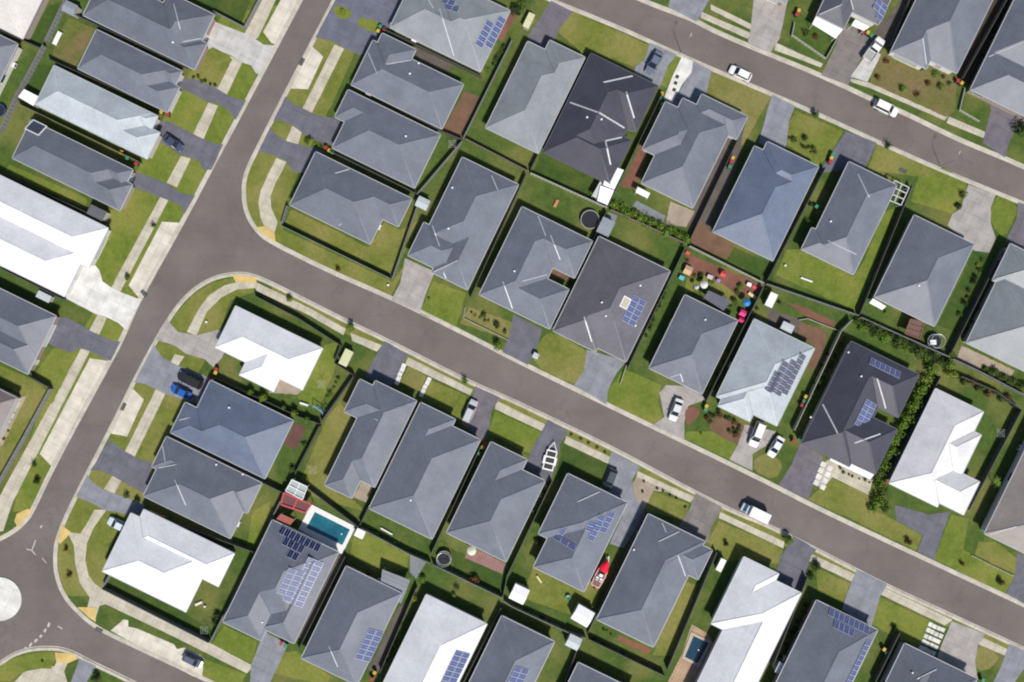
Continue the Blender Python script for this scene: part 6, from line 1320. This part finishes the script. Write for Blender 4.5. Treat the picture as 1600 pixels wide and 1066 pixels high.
XR = {}
def row(tile, p, q, n, R, tones, txt, ax='y', kind='loose', wob=9):
    g = txt + ' row'; XR[g] = (txt, ax); rg = random.Random(len(XR) + 40)
    for i in range(n):
        t = (i + .5) / n + rg.uniform(-.3, .3) / n
        plant(kind, tile, p[0] + (q[0] - p[0]) * t + rg.uniform(-wob, wob), p[1] + (q[1] - p[1]) * t + rg.uniform(-wob, wob), R * rg.uniform(.65, 1.3), rg.choice(tones), txt, group=g, hh=rg.uniform(.8, 1.3))
row('12', (965, 715), (830, 1040), 11, .62, ('dark', 'mid', 'dark'), 'dark shrub in the gap between brown grey and toy garden houses')
row('22', (1395, -60), (1240, 330), 11, .50, ('dark', 'mid'), 'dark shrub in the gap left of the pale solar house')
row('21', (1385, 700), (1230, 1010), 9, .48, ('dark', 'mid', 'rust'), 'dark shrub in the gap right of the house by silver car')
row('22', (240, 860), (130, 1060), 7, .55, ('dark', 'mid'), 'dark shrub left of the red boat house')
row('33', (240, 580), (60, 930), 9, .55, ('dark', 'dark', 'mid'), 'dark shrub in the gap right of the white small pool house')
row('13', (230, 200), (30, 620), 9, .55, ('dark', 'mid'), 'dark shrub in the passage right of the blue roof')
row('13', (1345, 540), (1190, 900), 8, .6, ('dark', 'dark', 'mid'), 'dark shrub along the lawn right of the awning house')
row('31', (940, 620), (800, 960), 8, .5, ('dark', 'mid', 'rust'), 'small shrub in the gap left of the white bottom solar house')
row('32', (500, 800), (950, 1015), 11, .55, ('dark', 'mid', 'dark'), 'dark shrub along the fence below the brick edging', 'x')
row('32', (20, 600), (330, 735), 7, .55, ('dark', 'mid'), 'dark shrub along the fence below the red boat yard', 'x')
row('23', (375, 70), (250, 360), 9, .55, ('dark', 'dark', 'mid'), 'dark shrub between the pale solar house and its right fence')
row('01', (1575, 260), (1440, 460), 6, .7, ('mid', 'dark', 'bright'), 'green shrub in the strip right of the top solar house')
row('21', (515, 215), (430, 410), 6, .55, ('mid', 'bright'), 'green shrub along the fence left of the narrow house')
row('31', (705, 125), (945, 255), 8, .6, ('bright', 'lime', 'mid'), 'bright shrub along the fence right of the swimming pool', 'x')
row('23', (430, 790), (650, 890), 7, .36, ('dark', 'mid'), 'small planter bush on the beige pavers by the dark solar house', 'x')
row('03', (1490, 20), (1290, 520), 10, .6, ('dark', 'rust', 'mid'), 'scraggly shrub in the muddy strip at the top right')
row('10', (350, 640), (440, 420), 0, .5, ('mid',), 'none')
row('20', (105, 360), (30, 610), 7, .35, ('rust', 'mid', 'lime'), 'little plant in the bed by the brown left edge house')
row('11', (1330, 870), (1560, 1010), 8, .5, ('mid', 'dark', 'lime'), 'mixed shrub on the dry fenced lawn of the courtyard house', 'x')
row('10', (680, 380), (560, 590), 8, .32, ('rust', 'dark'), 'reddish plant along the wall of the huge white house')
row('13', (1380, 660), (1240, 1000), 8, .5, ('dark', 'mid', 'rust'), 'planted shrub left of the right edge grey blue house')
row('32', (640, 770), (560, 730), 3, .4, ('mid',), 'small shrub at the left of the brick edging', 'x')
row('00', (1200, 470), (1350, 540), 6, .4, ('dark', 'mid'), 'clipped bush at the lawn edge below the wide concrete driveway', 'x')
row('01', (320, 850), (420, 930), 5, .4, ('dark', 'mid', 'lime'), 'weedy bush between the two charcoal driveways', 'x')
row('03', (130, 850), (300, 960), 9, .42, ('dark', 'mid', 'rust'), 'garden bush in the front bed right of the blue roof', 'x')

# rows of alike plants: say which one by its count along the row
ORD = ['first', 'second', 'third', 'fourth', 'fifth', 'sixth', 'seventh', 'eighth', 'ninth', 'tenth', 'eleventh', 'twelfth', 'thirteenth', 'fourteenth', 'fifteenth', 'sixteenth', 'seventeenth', 'eighteenth']
ROWS = {HG: ('dense shrub in the row right of the dark solar house', 'y'), GH: ('hedge bush in the bright row below the white patio covers', 'x'), GR: ('round clipped shrub below the white junction house', 'x'), GS2: ('bush along the rear fence above the dark solar house', 'x'),
        GS3: ('low bush below the right edge grey blue house patio', 'x'), GS4: ('mixed low bush in the bed behind the pinkish white house', 'x'), GS5: ('small dark plant between pale fence and dark solar house', 'y'), GS6: ('low plant in the front bed of the pale solar house', 'x'),
        GS7: ('scrubby plant among the toys of the toy garden', 'x'), GS8: ('ragged shrub on the scruffy top right lawn', 'x'), GV: ('clipped plant on the verge above the dark green lawn', 'x'), GW: ('little dark shrub edging the lawn by the sandy bed', 'x')}
ROWS.update(XR)
for g, (txt, ax) in ROWS.items():
    m = [o for o in COL.objects if o.parent is None and o.get('group') == g]
    m.sort(key=lambda o: o.location.x if ax == 'x' else -o.location.y)
    for i, o in enumerate(m): o['label'] = '%s %s, from %s' % (ORD[i], txt, 'the left' if ax == 'x' else 'the top')
# ------------------------------------------------------------------ camera, sun, sky
cam = bpy.data.cameras.new('camera'); co = bpy.data.objects.new('camera', cam); COL.objects.link(co)
co.location = (0, 0, H); co.rotation_euler = (0, 0, 0)
cam.sensor_width = 36; cam.lens = 36 * H / 200.0; cam.clip_end = 3000; cam.clip_start = 1
SC.camera = co
EL = math.radians(51); hx, hy = .34, -.94
sd = Vector((hx * math.cos(EL), hy * math.cos(EL), math.sin(EL))).normalized()
ld = bpy.data.lights.new('sun', 'SUN'); ld.energy = 4.7; ld.angle = math.radians(5); ld.color = (1, .948, .875)
lo = bpy.data.objects.new('sun', ld); COL.objects.link(lo); lo.rotation_euler = (-sd).to_track_quat('-Z', 'Y').to_euler(); lo.location = sd * 300
w = bpy.data.worlds.new('World'); SC.world = w; w.use_nodes = True
nt_ = w.node_tree; sky = nt_.nodes.new('ShaderNodeTexSky'); sky.sky_type = 'NISHITA'; sky.sun_disc = False
sky.sun_elevation = EL; sky.sun_rotation = math.atan2(hx, hy); sky.air_density = 1.0; sky.dust_density = .8
nt_.links.new(sky.outputs[0], nt_.nodes['Background'].inputs[0]); nt_.nodes['Background'].inputs[1].default_value = .085
SC.view_settings.view_transform = 'Standard'; SC.view_settings.look = 'None'; SC.view_settings.exposure = .05; SC.view_settings.gamma = 1
SC.cycles.max_bounces = 5; SC.cycles.diffuse_bounces = 3; SC.cycles.glossy_bounces = 2
SC.cycles.filter_width = 2.0
